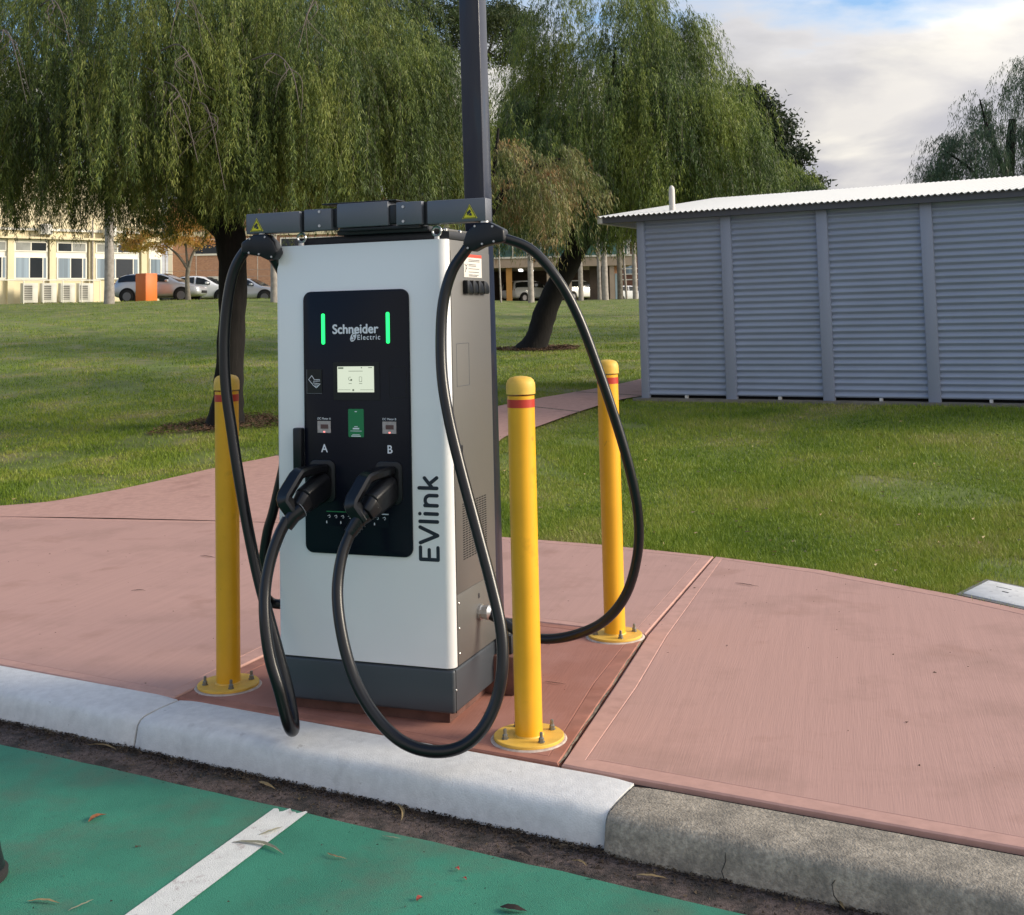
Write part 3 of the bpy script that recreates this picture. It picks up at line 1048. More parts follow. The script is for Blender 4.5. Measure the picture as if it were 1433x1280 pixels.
# EVlink, reading upwards: letter coordinates with cap height 1
EV = [[(.62, 0), (0, 0), (0, 1), (.62, 1)], [(0, .5), (.5, .5)],
      [(.85, 1), (1.25, 0), (1.65, 1)],
      [(1.95, 0), (1.95, 1)],
      [(2.35, 0), (2.35, .70)], [(2.35, 1.0), (2.351, 1.0)],
      [(2.78, 0), (2.78, .70)], [(2.78, .40)] + arc(3.04, .42, .26, 180, 0, 10) + [(3.30, 0)],
      [(3.68, 0), (3.68, 1.02)], [(4.20, .70), (3.72, .28)], [(3.90, .42), (4.22, 0)]]
mbt = MB()
strokes(mbt, EV, .0145, -.0012, .001, org=(.741, .655), sc=.0775, rot=True)
P_(mbt, 'lettering', M['ink'], front)


def text(body_, size, u_, z_, m_, parent, y=-.0125, bold=0.0, align='CENTER', name='lettering', sx=1.0, space=1.0, thick=0.0):
    cu = bpy.data.curves.new(name, 'FONT')
    cu.body = body_
    cu.size = size
    cu.align_x = align
    cu.align_y = 'CENTER'
    cu.extrude = .0004
    cu.offset = bold
    cu.space_character = space
    cu.materials.append(m_)
    tmp = bpy.data.objects.new('tmp', cu)
    COL.objects.link(tmp)
    bpy.context.view_layer.update()
    me0 = bpy.data.meshes.new_from_object(tmp.evaluated_get(bpy.context.evaluated_depsgraph_get()))
    bpy.data.objects.remove(tmp)
    mbx = MB()
    v0 = [tuple(v.co) for v in me0.vertices]
    f0 = [tuple(p.vertices) for p in me0.polygons]
    offs = [(0, 0)] if thick == 0 else [(-thick, 0), (thick, 0), (0, thick), (0, -thick), (0, 0)]
    for k_, (ox, oz) in enumerate(offs):
        mbx.add([(x_ + ox, y_ + oz, z__ + k_ * .00004) for x_, y_, z__ in v0], f0)
    me = bpy.data.meshes.new(name)
    me.from_pydata(mbx.v, [], mbx.f)
    me.materials.append(m_)
    o = bpy.data.objects.new(name, me)
    link(o, parent)
    o.location = (u_, y, z_)
    o.rotation_euler = (PI / 2, 0, 0)
    o.scale = (sx, 1, 1)
    return o


text('Schneider', .054, .386, 1.588, M['print'], disp, sx=1.0, thick=.0016)
text('Electric', .030, .449, 1.5535, M['print'], disp, sx=.92, space=1.25, y=-.0122, thick=.0004)
# round emblem: leaning disc with the S-curve cut through it
mbt = MB()
mbt.prism([(.377 + .013 * math.cos(t) + .006 * math.sin(t), 1.556 + .019 * math.sin(t)) for t in [2 * PI * i / 24 for i in range(24)]], -.0124, -.0101, 'y')
P_(mbt, 'emblem', M['print'], disp)
mbt = MB()
strokes(mbt, [[(.386, 1.568), (.376, 1.566), (.374, 1.559), (.381, 1.552), (.378, 1.545), (.368, 1.544)]], .0028, -.0128, -.0110)
P_(mbt, 'emblem', M['black'], disp)
for uu_ in (.235, .538):
    P_(MB().prism(rrect(uu_ - .0075, 1.527, uu_ + .0075, 1.657, .0074), -.0150, -.009, 'y'), 'light_bar', M['led'], disp, bevel=.001)
sf = P_(MB().prism(rrect(.281, 1.295, .497, 1.452, .003), -.0125, -.009, 'y'), 'screen_frame', M['socket'], disp)
scr = P_(MB().box((.301, -.0140, 1.327), (.471, -.0122, 1.434)), 'screen', M['screen'], disp)
mbt = MB()
mbt.box((.305, -.0146, 1.424), (.330, -.0141, 1.431))
mbt.box((.354, -.0146, 1.4135), (.420, -.0141, 1.4155))
mbt.box((.304, -.0146, 1.3365), (.362, -.0141, 1.338))
mbt.box((.408, -.0146, 1.3365), (.468, -.0141, 1.338))
mbt.box((.371, -.0146, 1.332), (.379, -.0141, 1.340))
mbt.box((.412, -.0146, 1.426), (.417, -.0141, 1.431))
mbt.box((.446, -.0146, 1.427), (.464, -.0141, 1.430))
strokes(mbt, [rrect(.4035, 1.370, .4155, 1.391, .003, 2) + [(.4155, 1.373)]], .0013, -.0146, -.0141, k=3)
strokes(mbt, [arc(.3605, 1.383, .007, 60, 300)], .0016, -.0146, -.0141, k=3)
mbt.box((.3625, -.0146, 1.374), (.370, -.0141, 1.382))
mbt.box((.354, -.0146, 1.362), (.368, -.0141, 1.364))
mbt.box((.403, -.0146, 1.362), (.417, -.0141, 1.364))
P_(mbt, 'screen_marks', M['scrdark'], scr)
# card reader with its hand-and-card symbol
rd = P_(MB().box((.153, -.0125, 1.322), (.226, -.009, 1.423)), 'card_reader', M['socket'], disp)
mbt = MB()
strokes(mbt, [[(.154, 1.423), (.154, 1.322), (.226, 1.322)]], .0012, -.0130, -.0122, k=2)
P_(mbt, 'outline', M['printdim'], rd)
mbt = MB()
strokes(mbt, [[(.163, 1.380), (.178, 1.397), (.190, 1.380)], [(.163, 1.380), (.186, 1.355)], [(.190, 1.380), (.217, 1.380)], [(.186, 1.373), (.217, 1.374)],
              [(.184, 1.366), (.218, 1.362)], [(.218, 1.362), (.200, 1.345), (.186, 1.355)], [(.190, 1.358), (.213, 1.357)], [(.194, 1.352), (.208, 1.352)]], .0022, -.0132, -.0122, k=3)
P_(mbt, 'card_symbol', M['print'], rd)
mbt = MB()
strokes(mbt, [rrect(.540, 1.303, .618, 1.432, .006, 2) + [(.618, 1.309)]], .0014, -.0108, -.0095, k=2)
P_(mbt, 'reader_outline', M['socket'], disp)
st = P_(MB().prism(rrect(.348, 1.142, .420, 1.258, .004), -.0118, -.009, 'y'), 'info_sticker', M['stgreen'], disp)
mbt = MB()
for z_, w_, h_ in ((1.247, .010, .004), (1.185, .016, .003), (1.177, .030, .006), (1.167, .052, .0022), (1.152, .034, .0022), (1.146, .044, .004)):
    mbt.box((.384 - w_ / 2, -.0122, z_ - h_ / 2), (.384 + w_ / 2, -.0117, z_ + h_ / 2))
P_(mbt, 'print', M['print'], st)['kind'] = 'stuff'
for uc, ltr in ((.2335, 'A'), (.5375, 'B')):
    mt = P_(MB().box((uc - .031, -.0122, 1.158), (uc + .031, -.009, 1.207)), 'meter_window', M['meter'], disp)
    P_(MB().box((uc - .016, -.0128, 1.175), (uc + .020, -.0121, 1.193)), 'meter_display', M['meterlcd'], mt)
    P_(MB().box((uc - .003, -.0128, 1.159), (uc + .005, -.0121, 1.165)), 'indicator', M['reddot'], mt)
    text('DC Meter ' + ltr, .0125, uc, 1.2165, M['print'], disp, y=-.0108)
    text(ltr, .047, uc, 1.092, M['print'], disp, sx=.95, y=-.0108, thick=.0007)
# plug sockets, gun by gun
for uc in (.229, .538):
    sk = P_(MB().prism(rrect(uc - .066, .872, uc + .056, 1.046, .030), -.017, -.006, 'y'), 'socket', M['blackmatt'], disp, bevel=.004)
    P_(MB().prism(rrect(uc - .050, .890, uc + .040, 1.028, .024), -.0195, -.012, 'y'), 'socket_well', M['socket'], sk)
# instruction strip
ins = P_(MB().box((.238, -.0116, .775), (.530, -.0095, .836)), 'instruction_label', M['black'], disp)
P_(MB().box((.240, -.0122, .8315), (.36, -.0114, .8355)), 'strip', M['stgreen'], ins)
mbt = MB()
rr_ = random.Random(5)
for k in range(9):
    if k in (4, 5, 6):
        continue
    cx_ = .252 + .032 * k
    strokes(mbt, [[(cx_ - .006, .815), (cx_ + .003, .819), (cx_ + .006, .811)], [(cx_, .809), (cx_ + .004, .808)]], .0022, -.0122, -.0114, k=2)
mbt.box((.488, -.0122, .8285), (.528, -.0114, .8325))
for cx_ in (.241, .307, .463):
    strokes(mbt, [[(cx_, .786), (cx_, .793)]], .0045, -.0122, -.0114, k=3)
P_(mbt, 'pictograms', M['print'], ins)['kind'] = 'stuff'
P_(MB().box((.094, -.034, .992), (.136, -.002, 1.178)), 'door_handle', M['blackmatt'], front, bevel=.006)
# right flank details (x = W)
lowp = P_(MB().box((W - .004, .046, .2300), (W + .0015, D - .004, .5085)), 'lower_side_panel', M['sidegrey'], bevel=.001)
P_(MB().box((W - .004, .046, .5130), (W + .0015, D - .004, 1.905)), 'upper_side_panel', M['sidegrey'], bevel=.001)
for z_ in (.474, .375, .276):
    P_(MB().lathe([(.0055, 0), (.0055, .003), (.003, .005)], seg=10), 'screw', M['steel'], lowp, smooth=True).matrix_local = \
        Matrix.Translation((W + .001, .058, z_)) @ Matrix.Rotation(PI / 2, 4, 'Y')
stk = P_(MB().box((W + .001, .185, 1.797), (W + .0026, .385, 1.895)), 'warning_label', M['stwhite'])
P_(MB().box((W + .0022, .185, 1.882), (W + .0032, .385, 1.8955)), 'label_header', M['stred'], stk)
mbt = MB()
rr_ = random.Random(2)
for k, z_ in enumerate((1.872, 1.866, 1.852, 1.846, 1.834, 1.820, 1.808, 1.803)):
    mbt.box((W + .0024, .235, z_ - .0012), (W + .0031, .235 + rr_.uniform(.08, .13), z_ + .0012))
P_(mbt, 'print', M['ink'], stk)['kind'] = 'stuff'
mbt = MB()
for (y0, z0), (y1, z1) in (((.192, 1.852), (.210, 1.845)), ((.210, 1.845), (.222, 1.853)), ((.207, 1.846), (.205, 1.830)), ((.205, 1.830), (.218, 1.838)), ((.205, 1.830), (.196, 1.818))):
    mbt.tube([(W + .003, y0, z0), (W + .003, y1, z1)], .0015, 4)
P_(mbt, 'figure', M['ink'], stk)
for k in range(4):
    y0 = .172 + k * .064
    fn = MB().prism([(y0 + .058 * math.sin(a) ** .8 if a < PI / 2 else y0 + .058, 0) for a in ()] or
                    [(y0, 1.727), (y0 + .052, 1.727), (y0 + .060, 1.738), (y0 + .057, 1.757), (y0 + .044, 1.772), (y0 + .024, 1.781), (y0, 1.784)], W + .001, W + .024, 'x')
    P_(fn, 'vent_cowl', M['blackmatt'], bevel=.004)
mbt = MB()
for a, b in (((.087, 1.343), (.221, 1.343)), ((.221, 1.343), (.221, 1.519)), ((.221, 1.519), (.087, 1.519)), ((.087, 1.519), (.087, 1.343))):
    mbt.tube([(W + .001, *a), (W + .001, *b)], .0018, 4)
P_(mbt, 'access_cover', M['plinth'])
mbt = MB()
for k in range(24):
    z_ = .634 + k * .0097
    for j in range(9):
        mbt.box((W + .0012, .118 + j * .030, z_), (W + .0021, .118 + j * .030 + .023, z_ + .0048))
gr_ = P_(mbt, 'vent_grille', M['dark'])
gr_['kind'] = 'stuff'
P_(MB().box((W + .001, .06, 1.03), (W + .018, .10, 1.105)), 'latch', M['blackmatt'], bevel=.004)
kt = text('B', .03, 0, 0, M['ink'], lowp)
kt.location = (W + .003, .275, .455)
kt.rotation_euler = (PI / 2, 0, PI / 2)


def gland(x_, sgn):
    g_ = MB()
    g_.lathe([(.034, 0), (.034, .012), (.028, .013), (.028, .03), (.031, .031), (.031, .043), (.024, .05), (.019, .055)], seg=12)
    o = P_(g_, 'cable_gland', M['steel'], smooth=True, angle=25)
    o.matrix_local = Matrix.Translation((x_, .283, .387)) @ Matrix.Rotation(sgn * PI / 2, 4, 'Y')
    return o


gland(W + .001, 1)
gland(.004, -1)
# lifting eyes
for uc in (.118, .754):
    e_ = MB()
    e_.tube([(uc + .019 * math.cos(a), -.004 + .022, 1.984 + .019 * math.sin(a)) for a in [2 * PI * i / 24 for i in range(25)]], .0050, 8, cap=False)
    e_.lathe([(.012, 1.951 - .0), (.012, 1.962)], c=(uc, .018, 0), seg=12)
    P_(e_, 'lifting_eye', M['steel'], smooth=True)
# articulated cable arms
for k in range(1):
    P_(MB().box((.30, .0, 1.986), (.72, .30, 2.006)), 'arm_mount', M['armdark'], bevel=.003)
    P_(MB().box((.33, -.035, 2.000), (.70, .16, 2.012)), 'arm_mount', M['armdark'], bevel=.003)
cen = P_(MB().box((.327, -.050, 2.014), (.566, .045, 2.114)), 'arm_centre_block', M['arm'], bevel=.005)
P_(MB().box((.25, -.040, 2.1145), (.60, .05, 2.120)), 'arm_cover_plate', M['armdark'], bevel=.002)
P_(MB().box((.568, -.042, 2.02), (.600, .03, 2.098)), 'hinge', M['armdark'], bevel=.004)
P_(MB().box((.300, -.030, 2.02), (.330, .03, 2.098)), 'hinge', M['armdark'], bevel=.004)
inL = P_(MB().box((.170, -.050, 2.009), (.300, .02, 2.098)), 'inner_arm', M['arm'], bevel=.004)
inR = P_(MB().box((.602, -.050, 2.012), (.719, .02, 2.106)), 'inner_arm', M['arm'], bevel=.004)
for pr, uc in ((inL, .245), (inR, .635)):
    for z_ in (2.026, 2.086):
        P_(MB().tube([(uc, -.049, z_), (uc, -.0535, z_)], .006, 10), 'screw', M['steel'], pr, smooth=True)
P_(MB().lathe([(.030, 2.008), (.030, 2.096)], c=(.160, .0, 0), seg=20), 'pivot', M['armdark'], smooth=True)
P_(MB().lathe([(.030, 2.010), (.030, 2.104)], c=(.731, .0, 0), seg=20), 'pivot', M['armdark'], smooth=True)
outL = P_(MB().box((-.116, -.050, 2.007), (.150, .02, 2.094)), 'outer_arm', M['arm'], bevel=.005)
outR = P_(MB().box((.742, -.050, 2.010), (.999, .02, 2.104)), 'outer_arm', M['arm'], bevel=.005)
for par, uc, zc in ((outL, -.062, 2.044), (outR, .930, 2.050)):
    tri = [(uc - .033, zc - .027), (uc + .033, zc - .027), (uc, zc + .030)]
    wl = P_(MB().prism(tri, -.0515, -.0490, 'y'), 'warning_triangle', M['warn'], par)
    k_ = MB()
    q = [(uc - .0285, zc - .0245), (uc + .0285, zc - .0245), (uc, zc + .025)]
    strokes(k_, [q + [q[0]]], .0022, -.0521, -.0514, k=3)
    strokes(k_, [[(uc - .010, zc - .004), (uc + .001, zc + .006)], [(uc - .009, zc - .010), (uc + .004, zc + .002)], [(uc - .002, zc - .012), (uc + .007, zc - .014)],
                 [(uc - .001, zc - .003), (uc + .007, zc - .010)]], .0055, -.0522, -.0514, k=4)
    P_(k_, 'pictogram', M['ink'], wl)
# cable saddles hanging under the arm ends
def saddle(uc, mir):
    s_ = MB()
    pr = [(-.088, -.030), (-.070, .016), (-.030, .052), (.030, .052), (.092, .020), (.094, -.030), (.055, -.034), (0, -.044), (-.040, -.062), (-.068, -.060)]
    if mir:
        pr = [(-x_, z_) for x_, z_ in pr][::-1]
    s_.prism([(uc + x_, 1.952 + z_) for x_, z_ in pr], -.060, .000, 'y')
    o = P_(s_, 'cable_saddle', M['blackmatt'], bevel=.010, bseg=3)
    for x_, z_ in ((-.062, -.048), (.050, -.026), (-.03, .038), (.045, .034), (.0, -.034)):
        x_ = -x_ if mir else x_
        P_(MB().tube([(uc + x_, -.058, 1.952 + z_), (uc + x_, -.0635, 1.952 + z_)], .0045, 8), 'screw', M['steel'], o, smooth=True)
    P_(MB().lathe([(.018, 2.0), (.018, 2.012)], c=(uc, -.03, 0), seg=12), 'swivel', M['steel'], smooth=True)
    return o


saddle(.985, False)
saddle(-.045, True)

# the cables, in the charger's own frame (right: u>0.8; left: u<0)
B1 = [(.93, -.03, 1.935), (.906, -.04, 1.897), (.854, -.06, 1.817), (.822, -.08, 1.698), (.816, -.1, 1.556), (.832, -.13, 1.388), (.872, -.16, 1.223), (.931, -.19, 1.036),
      (1.001, -.22, .828), (1.069, -.25, .626), (1.114, -.28, .48), (1.128, -.31, .348), (1.108, -.34, .228), (1.061, -.38, .136), (.986, -.41, .083), (.887, -.44, .074),
      (.778, -.45, .104), (.671, -.44, .181), (.574, -.41, .293), (.503, -.37, .434), (.457, -.32, .579), (.45, -.27, .705), (.468, -.225, .793), (.49, -.21, .835)]
B2 = [(1.03, -.03, 1.935), (1.072, -.02, 1.936), (1.168, .02, 1.888), (1.26, .05, 1.772), (1.33, .08, 1.628), (1.395, .11, 1.428), (1.459, .14, 1.201), (1.503, .17, 1.002),
      (1.522, .2, .831), (1.507, .23, .671), (1.449, .26, .507), (1.351, .28, .389), (1.219, .29, .32), (1.079, .29, .293), (.971, .285, .316), (.893, .283, .358), (.83, .283, .385)]
A1 = [(-.09, -.03, 1.962), (-.140, -.03, 1.93), (-.186, -.04, 1.848), (-.213, -.05, 1.71), (-.222, -.06, 1.54), (-.209, -.07, 1.357), (-.175, -.08, 1.176), (-.135, -.09, .983),
      (-.084, -.1, .763), (-.028, -.11, .562), (.038, -.13, .397), (.109, -.16, .238), (.168, -.2, .128), (.222, -.26, .050), (.252, -.32, .045), (.262, -.37, .095),
      (.245, -.4, .222), (.205, -.4, .34), (.172, -.38, .468), (.148, -.34, .58), (.147, -.3, .682), (.162, -.26, .773), (.182, -.225, .835)]
A2 = [(-.02, -.02, 1.93), (.012, .05, 1.80), (.0, .12, 1.5), (-.03, .15, 1.15), (-.107, .15, .827), (-.148, .15, .701), (-.177, .16, .558), (-.200, .2, .44),
      (-.190, .25, .372), (-.12, .28, .365), (-.03, .283, .387)]
for pts, cr_ in ((B1, .0225), (B2, .0200), (A1, .0235), (A2, .0215)):
    P_(MB().tube(spline(pts, 8), cr_, 16), 'charging_cable', M['cable'], smooth=True)


def plug(us, zs, ue, ze, dv):
    """CCS plug: barrel in the socket, D-shaped handle, boot on the cable"""
    pb = MB()
    pb.hull((us, -.012, zs - .024), (ue + .030, dv + .030, ze + .020), .080, .124, .070, .104)
    pb.hull((ue + .034, dv + .045, ze + .026), (ue + .020, dv + .004, ze - .008), .076, .100, .062, .068)
    o = P_(pb, 'plug', M['blackmatt'], bevel=.007, bseg=2)
    pth = [Vector(q) for q in ((us, -.020, zs + .048), (us - .004, -.060, zs + .052), (ue + .010, dv + .060, ze + .132), (ue + .004, dv + .044, ze + .130), (ue - .002, dv + .028, ze + .118),
                               (ue - .025, dv - .022, ze + .050), (ue - .026, dv - .027, ze + .038), (ue - .021, dv - .027, ze + .026), (ue + .006, dv - .010, ze - .020), (ue + .012, dv - .004, ze - .028))]
    hb = MB()
    K = len(pth)
    for i, q in enumerate(pth):
        tg = (pth[min(i + 1, K - 1)] - pth[max(i - 1, 0)]).normalized()
        ax = Vector((1, 0, 0))
        ax = (ax - tg * ax.dot(tg)).normalized()
        nr = tg.cross(ax)
        w_, h_ = .062, .038
        if i > K - 4:
            w_, h_ = .060, .050
        c_ = .009
        for x_, y_ in ((-w_ / 2 + c_, -h_ / 2), (w_ / 2 - c_, -h_ / 2), (w_ / 2, -h_ / 2 + c_), (w_ / 2, h_ / 2 - c_), (w_ / 2 - c_, h_ / 2), (-w_ / 2 + c_, h_ / 2), (-w_ / 2, h_ / 2 - c_), (-w_ / 2, -h_ / 2 + c_)):
            hb.v.append(tuple(q + ax * x_ + nr * y_))
    for i in range(K - 1):
        for k in range(8):
            hb.f.append([i * 8 + k, i * 8 + (k + 1) % 8, (i + 1) * 8 + (k + 1) % 8, (i + 1) * 8 + k])
            hb.mi.append(0)
    hb.f += [list(range(8)), [(K - 1) * 8 + k for k in range(8)][::-1]]
    hb.mi += [0, 0]
    P_(hb, 'plug_handle', M['cable'], o, smooth=True, angle=40)
    return o


pa = plug(.226, .962, .190, .878, -.195)
P_(MB().tube([(.222, -.188, .868), (.200, -.212, .845), (.178, -.229, .805)], [.034, .031, .027], 14), 'boot', M['cable'], pa, smooth=True)
P_(MB().tube([(.2225, -.187, .869), (.2215, -.1885, .868)], [.0355, .0355], 20), 'ring', M['printdim'], pa, smooth=True)
pb_ = plug(.536, .958, .497, .868, -.195)
P_(MB().tube([(.520, -.188, .862), (.492, -.208, .838), (.466, -.228, .790)], [.034, .031, .027], 14), 'boot', M['cable'], pb_, smooth=True)
for k in range(4):
    t_ = .35 + k * .17
    q = Vector((.514, -.192, .857)).lerp(Vector((.468, -.226, .795)), t_)
    P_(MB().tube([q, q + Vector((-.003, -.0025, -.004))], .0330 - .005 * t_, 14), 'boot_rib', M['cable'], pb_, smooth=True)
P_(MB().lathe([(.012, 0), (.012, .001)], seg=3), 'tag', M['stwhite'], pb_).matrix_local = Matrix.Translation((.548, -.17, .885)) @ Matrix.Rotation(PI / 2, 4, 'X') @ Matrix.Scale(1.3, 4)

# ------------------------------------------------------------------ pole behind the charger
pole = thing('lamp_post', 'dark square steel pole rising behind the charger', 'pole', (0, 0, 0), 0)
Rz = Matrix.Rotation(CY, 4, 'Z')
base_w = Matrix.Translation((FLC[0], FLC[1], 0)) @ Rz @ Vector((.722, .606, 0))
pole.location = (base_w.x, base_w.y, 0)
pole.rotation_euler = (0, 0, CY)
o = MB().box((-.05, -.05, .0), (.05, .05, 6.5)).build('pole_shaft', M['pole'], pole, bevel=.006, bseg=3)
o.rotation_euler = (0, -.008, 0)
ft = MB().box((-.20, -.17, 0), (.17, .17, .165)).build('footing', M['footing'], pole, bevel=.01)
MB().box((-.16, -.14, .166), (.15, .14, .245)).build('base_plate', M['armdark'], pole, bevel=.004)
for sx_, sy_ in ((-1, -1), (1, -1), (1, 1), (-1, 1)):
    MB().lathe([(.013, .245), (.013, .262), (.008, .263), (.008, .285)], c=(sx_ * .12, sy_ * .10, 0), seg=8).build('bolt', M['boltsteel'], pole)

# ------------------------------------------------------------------ bollards


def bollard():
    r = thing('bollard', 'x', 'bollard', group='yellow bollards round the charger')
    MB().lathe([(.0535, .012), (.0535, 1.315)], seg=40).build('tube', M['yellow'], r, smooth=True)
    MB().lathe([(.0575, 1.322), (.0580, 1.345), (.0572, 1.362), (.052, 1.376), (.042, 1.385), (.025, 1.390), (.006, 1.392)], seg=40).build('cap', M['yplate'], r, smooth=True)
    MB().lathe([(.0545, 1.270), (.0545, 1.302)], seg=40).build('reflective_band', M['band'], r, smooth=True)
    MB().lathe([(.134, 0.003), (.136, .006), (.136, .014), (.134, .016), (.058, .0165), (.0545, .022)], seg=48).build('base_plate', M['yplate'], r, smooth=True, angle=30)
    MB().lathe([(.150, -.002), (.143, .004), (.13, .0045)], seg=40).build('grout_ring', M['grout'], r, smooth=True)
    for k in range(4):
        a = math.radians(20 + 90 * k)
        bt = MB().lathe([(.0135, 0), (.0135, .004), (.0105, .0045), (.0105, .016), (.0065, .020), (.0065, .036), (.005, .038)], c=(.102 * math.cos(a), .102 * math.sin(a), .0165), seg=6)
        bt.build('bolt', M['boltsteel'], r)
    return r


def copy_tree(o, parent=None):
    c = o.copy()
    COL.objects.link(c)
    if parent:
        c.parent = parent
    for k in list(o.children):
        copy_tree(k, c)
    return c


b0 = bollard()
b0.location = (-1.3228, 5.4321, 0)
b0['label'] = 'yellow bollard left of the charger with cables hanging in front'
b1 = copy_tree(b0)
b1.location = (.0193, 4.6826, 0)
b1.rotation_euler = (0, 0, .12)
b1['label'] = 'yellow bollard nearest the kerb, right of the charger'
b2 = copy_tree(b0)
b2.location = (.4725, 6.0944, 0)
b2.rotation_euler = (0, 0, -.15)
b2['label'] = 'yellow bollard behind the looping cable, nearest the lawn'
tx = MB()
for k, w_ in enumerate((.004, .003, .005, .003, .004)):
    a = -PI / 2 - .30 + k * .055
    q = Vector((math.cos(a), math.sin(a), 0)) * .0538
    tx.box((q.x - .0022, q.y - .001, 1.236), (q.x + .0022, q.y + .001, 1.236 + .006 + w_ * .6))
tx.build('printed_code', M['ink'], b2)

# black flared foot at the left edge of the picture
pf = thing('rubber_post_foot', 'black post with a flared rubber foot at the left edge of the green bay', 'post', (-1.786, 3.90, ZR + .004), 0)
MB().lathe([(.118, 0), (.120, .006), (.120, .022), (.110, .030), (.070, .034)], seg=40).build('flange', M['tyre'], pf, smooth=True, angle=30)
MB().lathe([(.110, .030), (.098, .08), (.088, .14), (.075, .25), (.062, .45), (.058, .74), (.045, .77), (.01, .78)], seg=32).build('shaft', M['blackmatt'], pf, smooth=True)

# ------------------------------------------------------------------ fallen leaves on road and pavement


def leaf_strip(p, q, z, w, m_, label, group, curl=.006, name='fallen_leaf'):
    p, q = Vector((p[0], p[1])), Vector((q[0], q[1]))
    d_ = q - p
    n_ = Vector((-d_.y, d_.x)).normalized()
    mb_ = MB()
    K = 8
    rr2 = random.Random(int(p.x * 1000))
    bend = rr2.uniform(-.14, .14) * d_.length
    for i in range(K + 1):
        t = i / K
        c = p + d_ * t + n_ * bend * math.sin(PI * t)
        ww_ = w * (math.sin(PI * min(1, t * 1.05 + .02)) ** .7) * .5 + .0004
        zz = z + .002 + curl * (math.sin(PI * t * 1.0) * .6 + .3 * math.sin(PI * 3 * t + p.x * 9) ** 2)
        mb_.v += [(c.x - n_.x * ww_, c.y - n_.y * ww_, zz + ww_ * .5), (c.x, c.y, zz), (c.x + n_.x * ww_, c.y + n_.y * ww_, zz + ww_ * .5)]
    for i in range(K):
        b_ = i * 3
        mb_.f += [[b_, b_ + 1, b_ + 4, b_ + 3], [b_ + 1, b_ + 2, b_ + 5, b_ + 4]]
        mb_.mi += [0, 0]
    o = mb_.build(name, m_, smooth=True)
    tag(o, label, 'leaf', group)
    return o


GL = 'fallen leaves on the road and pavement'
LV = [((-1.834, 5.074, -1.686, 5.016), .012, 'litter', 'pale forked leaf in the gutter below the left kerb block'),
      ((-1.547, 4.308, -1.503, 4.371), .024, 'litterbrown', 'reddish brown curled leaf alone on the left green bay'),
      ((-.994, 4.12, -.80, 4.021), .017, 'littergrey', 'long grey green leaf lying across the white bay line'),
      ((-.915, 4.171, -.845, 4.234), .010, 'littergrey', 'narrow grey leaf on the white line near its worn end'),
      ((-.66, 4.024, -.587, 3.979), .007, 'litter', 'thin pale leaf on the green paint right of the white line'),
      ((-1.017, 4.64, -.939, 4.567), .017, 'litter', 'tan leaf in the gutter above the end of the white line'),
      ((-1.531, 3.743, -1.424, 3.725), .010, 'litter', 'pale straw leaf at the bottom left of the green bay'),
      ((-1.383, 3.68, -1.329, 3.747), .007, 'littergrey', 'curved pale twig like leaf left of the white line'),
      ((-.472, 4.405, -.435, 4.258), .012, 'litter', 'tan leaf standing against the white kerb face'),
      ((-.489, 4.142, -.421, 4.117), .005, 'littergrey', 'thin green leaf at the edge of the green paint'),
      ((.34, 3.82, .434, 3.792), .012, 'litter', 'straw leaf in the gutter below the bare kerb block'),
      ((.84, 3.678, .903, 3.632), .014, 'litter', 'pale leaf among litter at the bottom right gutter'),
      ((.905, 3.64, .924, 3.576), .012, 'litter', 'upright pale leaf at the right end of the gutter'),
      ((.794, 3.698, .821, 3.67), .018, 'litterbrown', 'small orange brown leaf in the right gutter'),
      ((-.083, 3.64, -.002, 3.611), .03, 'litterdark', 'dark curled leaf on the green paint at the bottom edge'),
      ((.144, 3.927, .192, 3.885), .010, 'litter', 'tan leaf by the kerb joint in the gutter'),
      ((-.229, 3.892, -.215, 3.881), .014, 'berry', 'upper red crushed berry on the green paint'),
      ((-.203, 3.824, -.189, 3.814), .010, 'berry', 'smallest red berry beside the right berry'),
      ((-.335, 3.691, -.318, 3.712), .020, 'berry', 'lowest red crushed berry near the bottom edge')]
for (x0, y0, x1, y1), w_, mk, lb in LV:
    leaf_strip((x0, y0), (x1, y1), ZR + .006, w_, M[mk], lb, GL)
TW = [((1.286, 7.19, 1.405, 7.085), .009, 'litterdark', 'dark curled leaf on the far right pavement slab'),
      ((.097, 5.381, .191, 5.334), .005, 'litterdark', 'dark twig on the red slab beside the kerb bollard'),
      ((-2.236, 8.392, -2.104, 8.304), .010, 'litterdark', 'dark leaf beside the left bollard on pink pavement'),
      ((-2.387, 7.359, -2.292, 7.35), .008, 'litterdark', 'nearer dark leaf left of the bollard on pink pavement'),
      ((-.048, 4.02, .018, 3.95), .025, 'litterdark', 'black leaf at the foot of the white kerb')]
for (x0, y0, x1, y1), w_, mk, lb in TW:
    leaf_strip((x0, y0), (x1, y1), (ZR + .01 if y0 < 4.3 else 0.0), w_, M[mk], lb, GL, curl=.004)
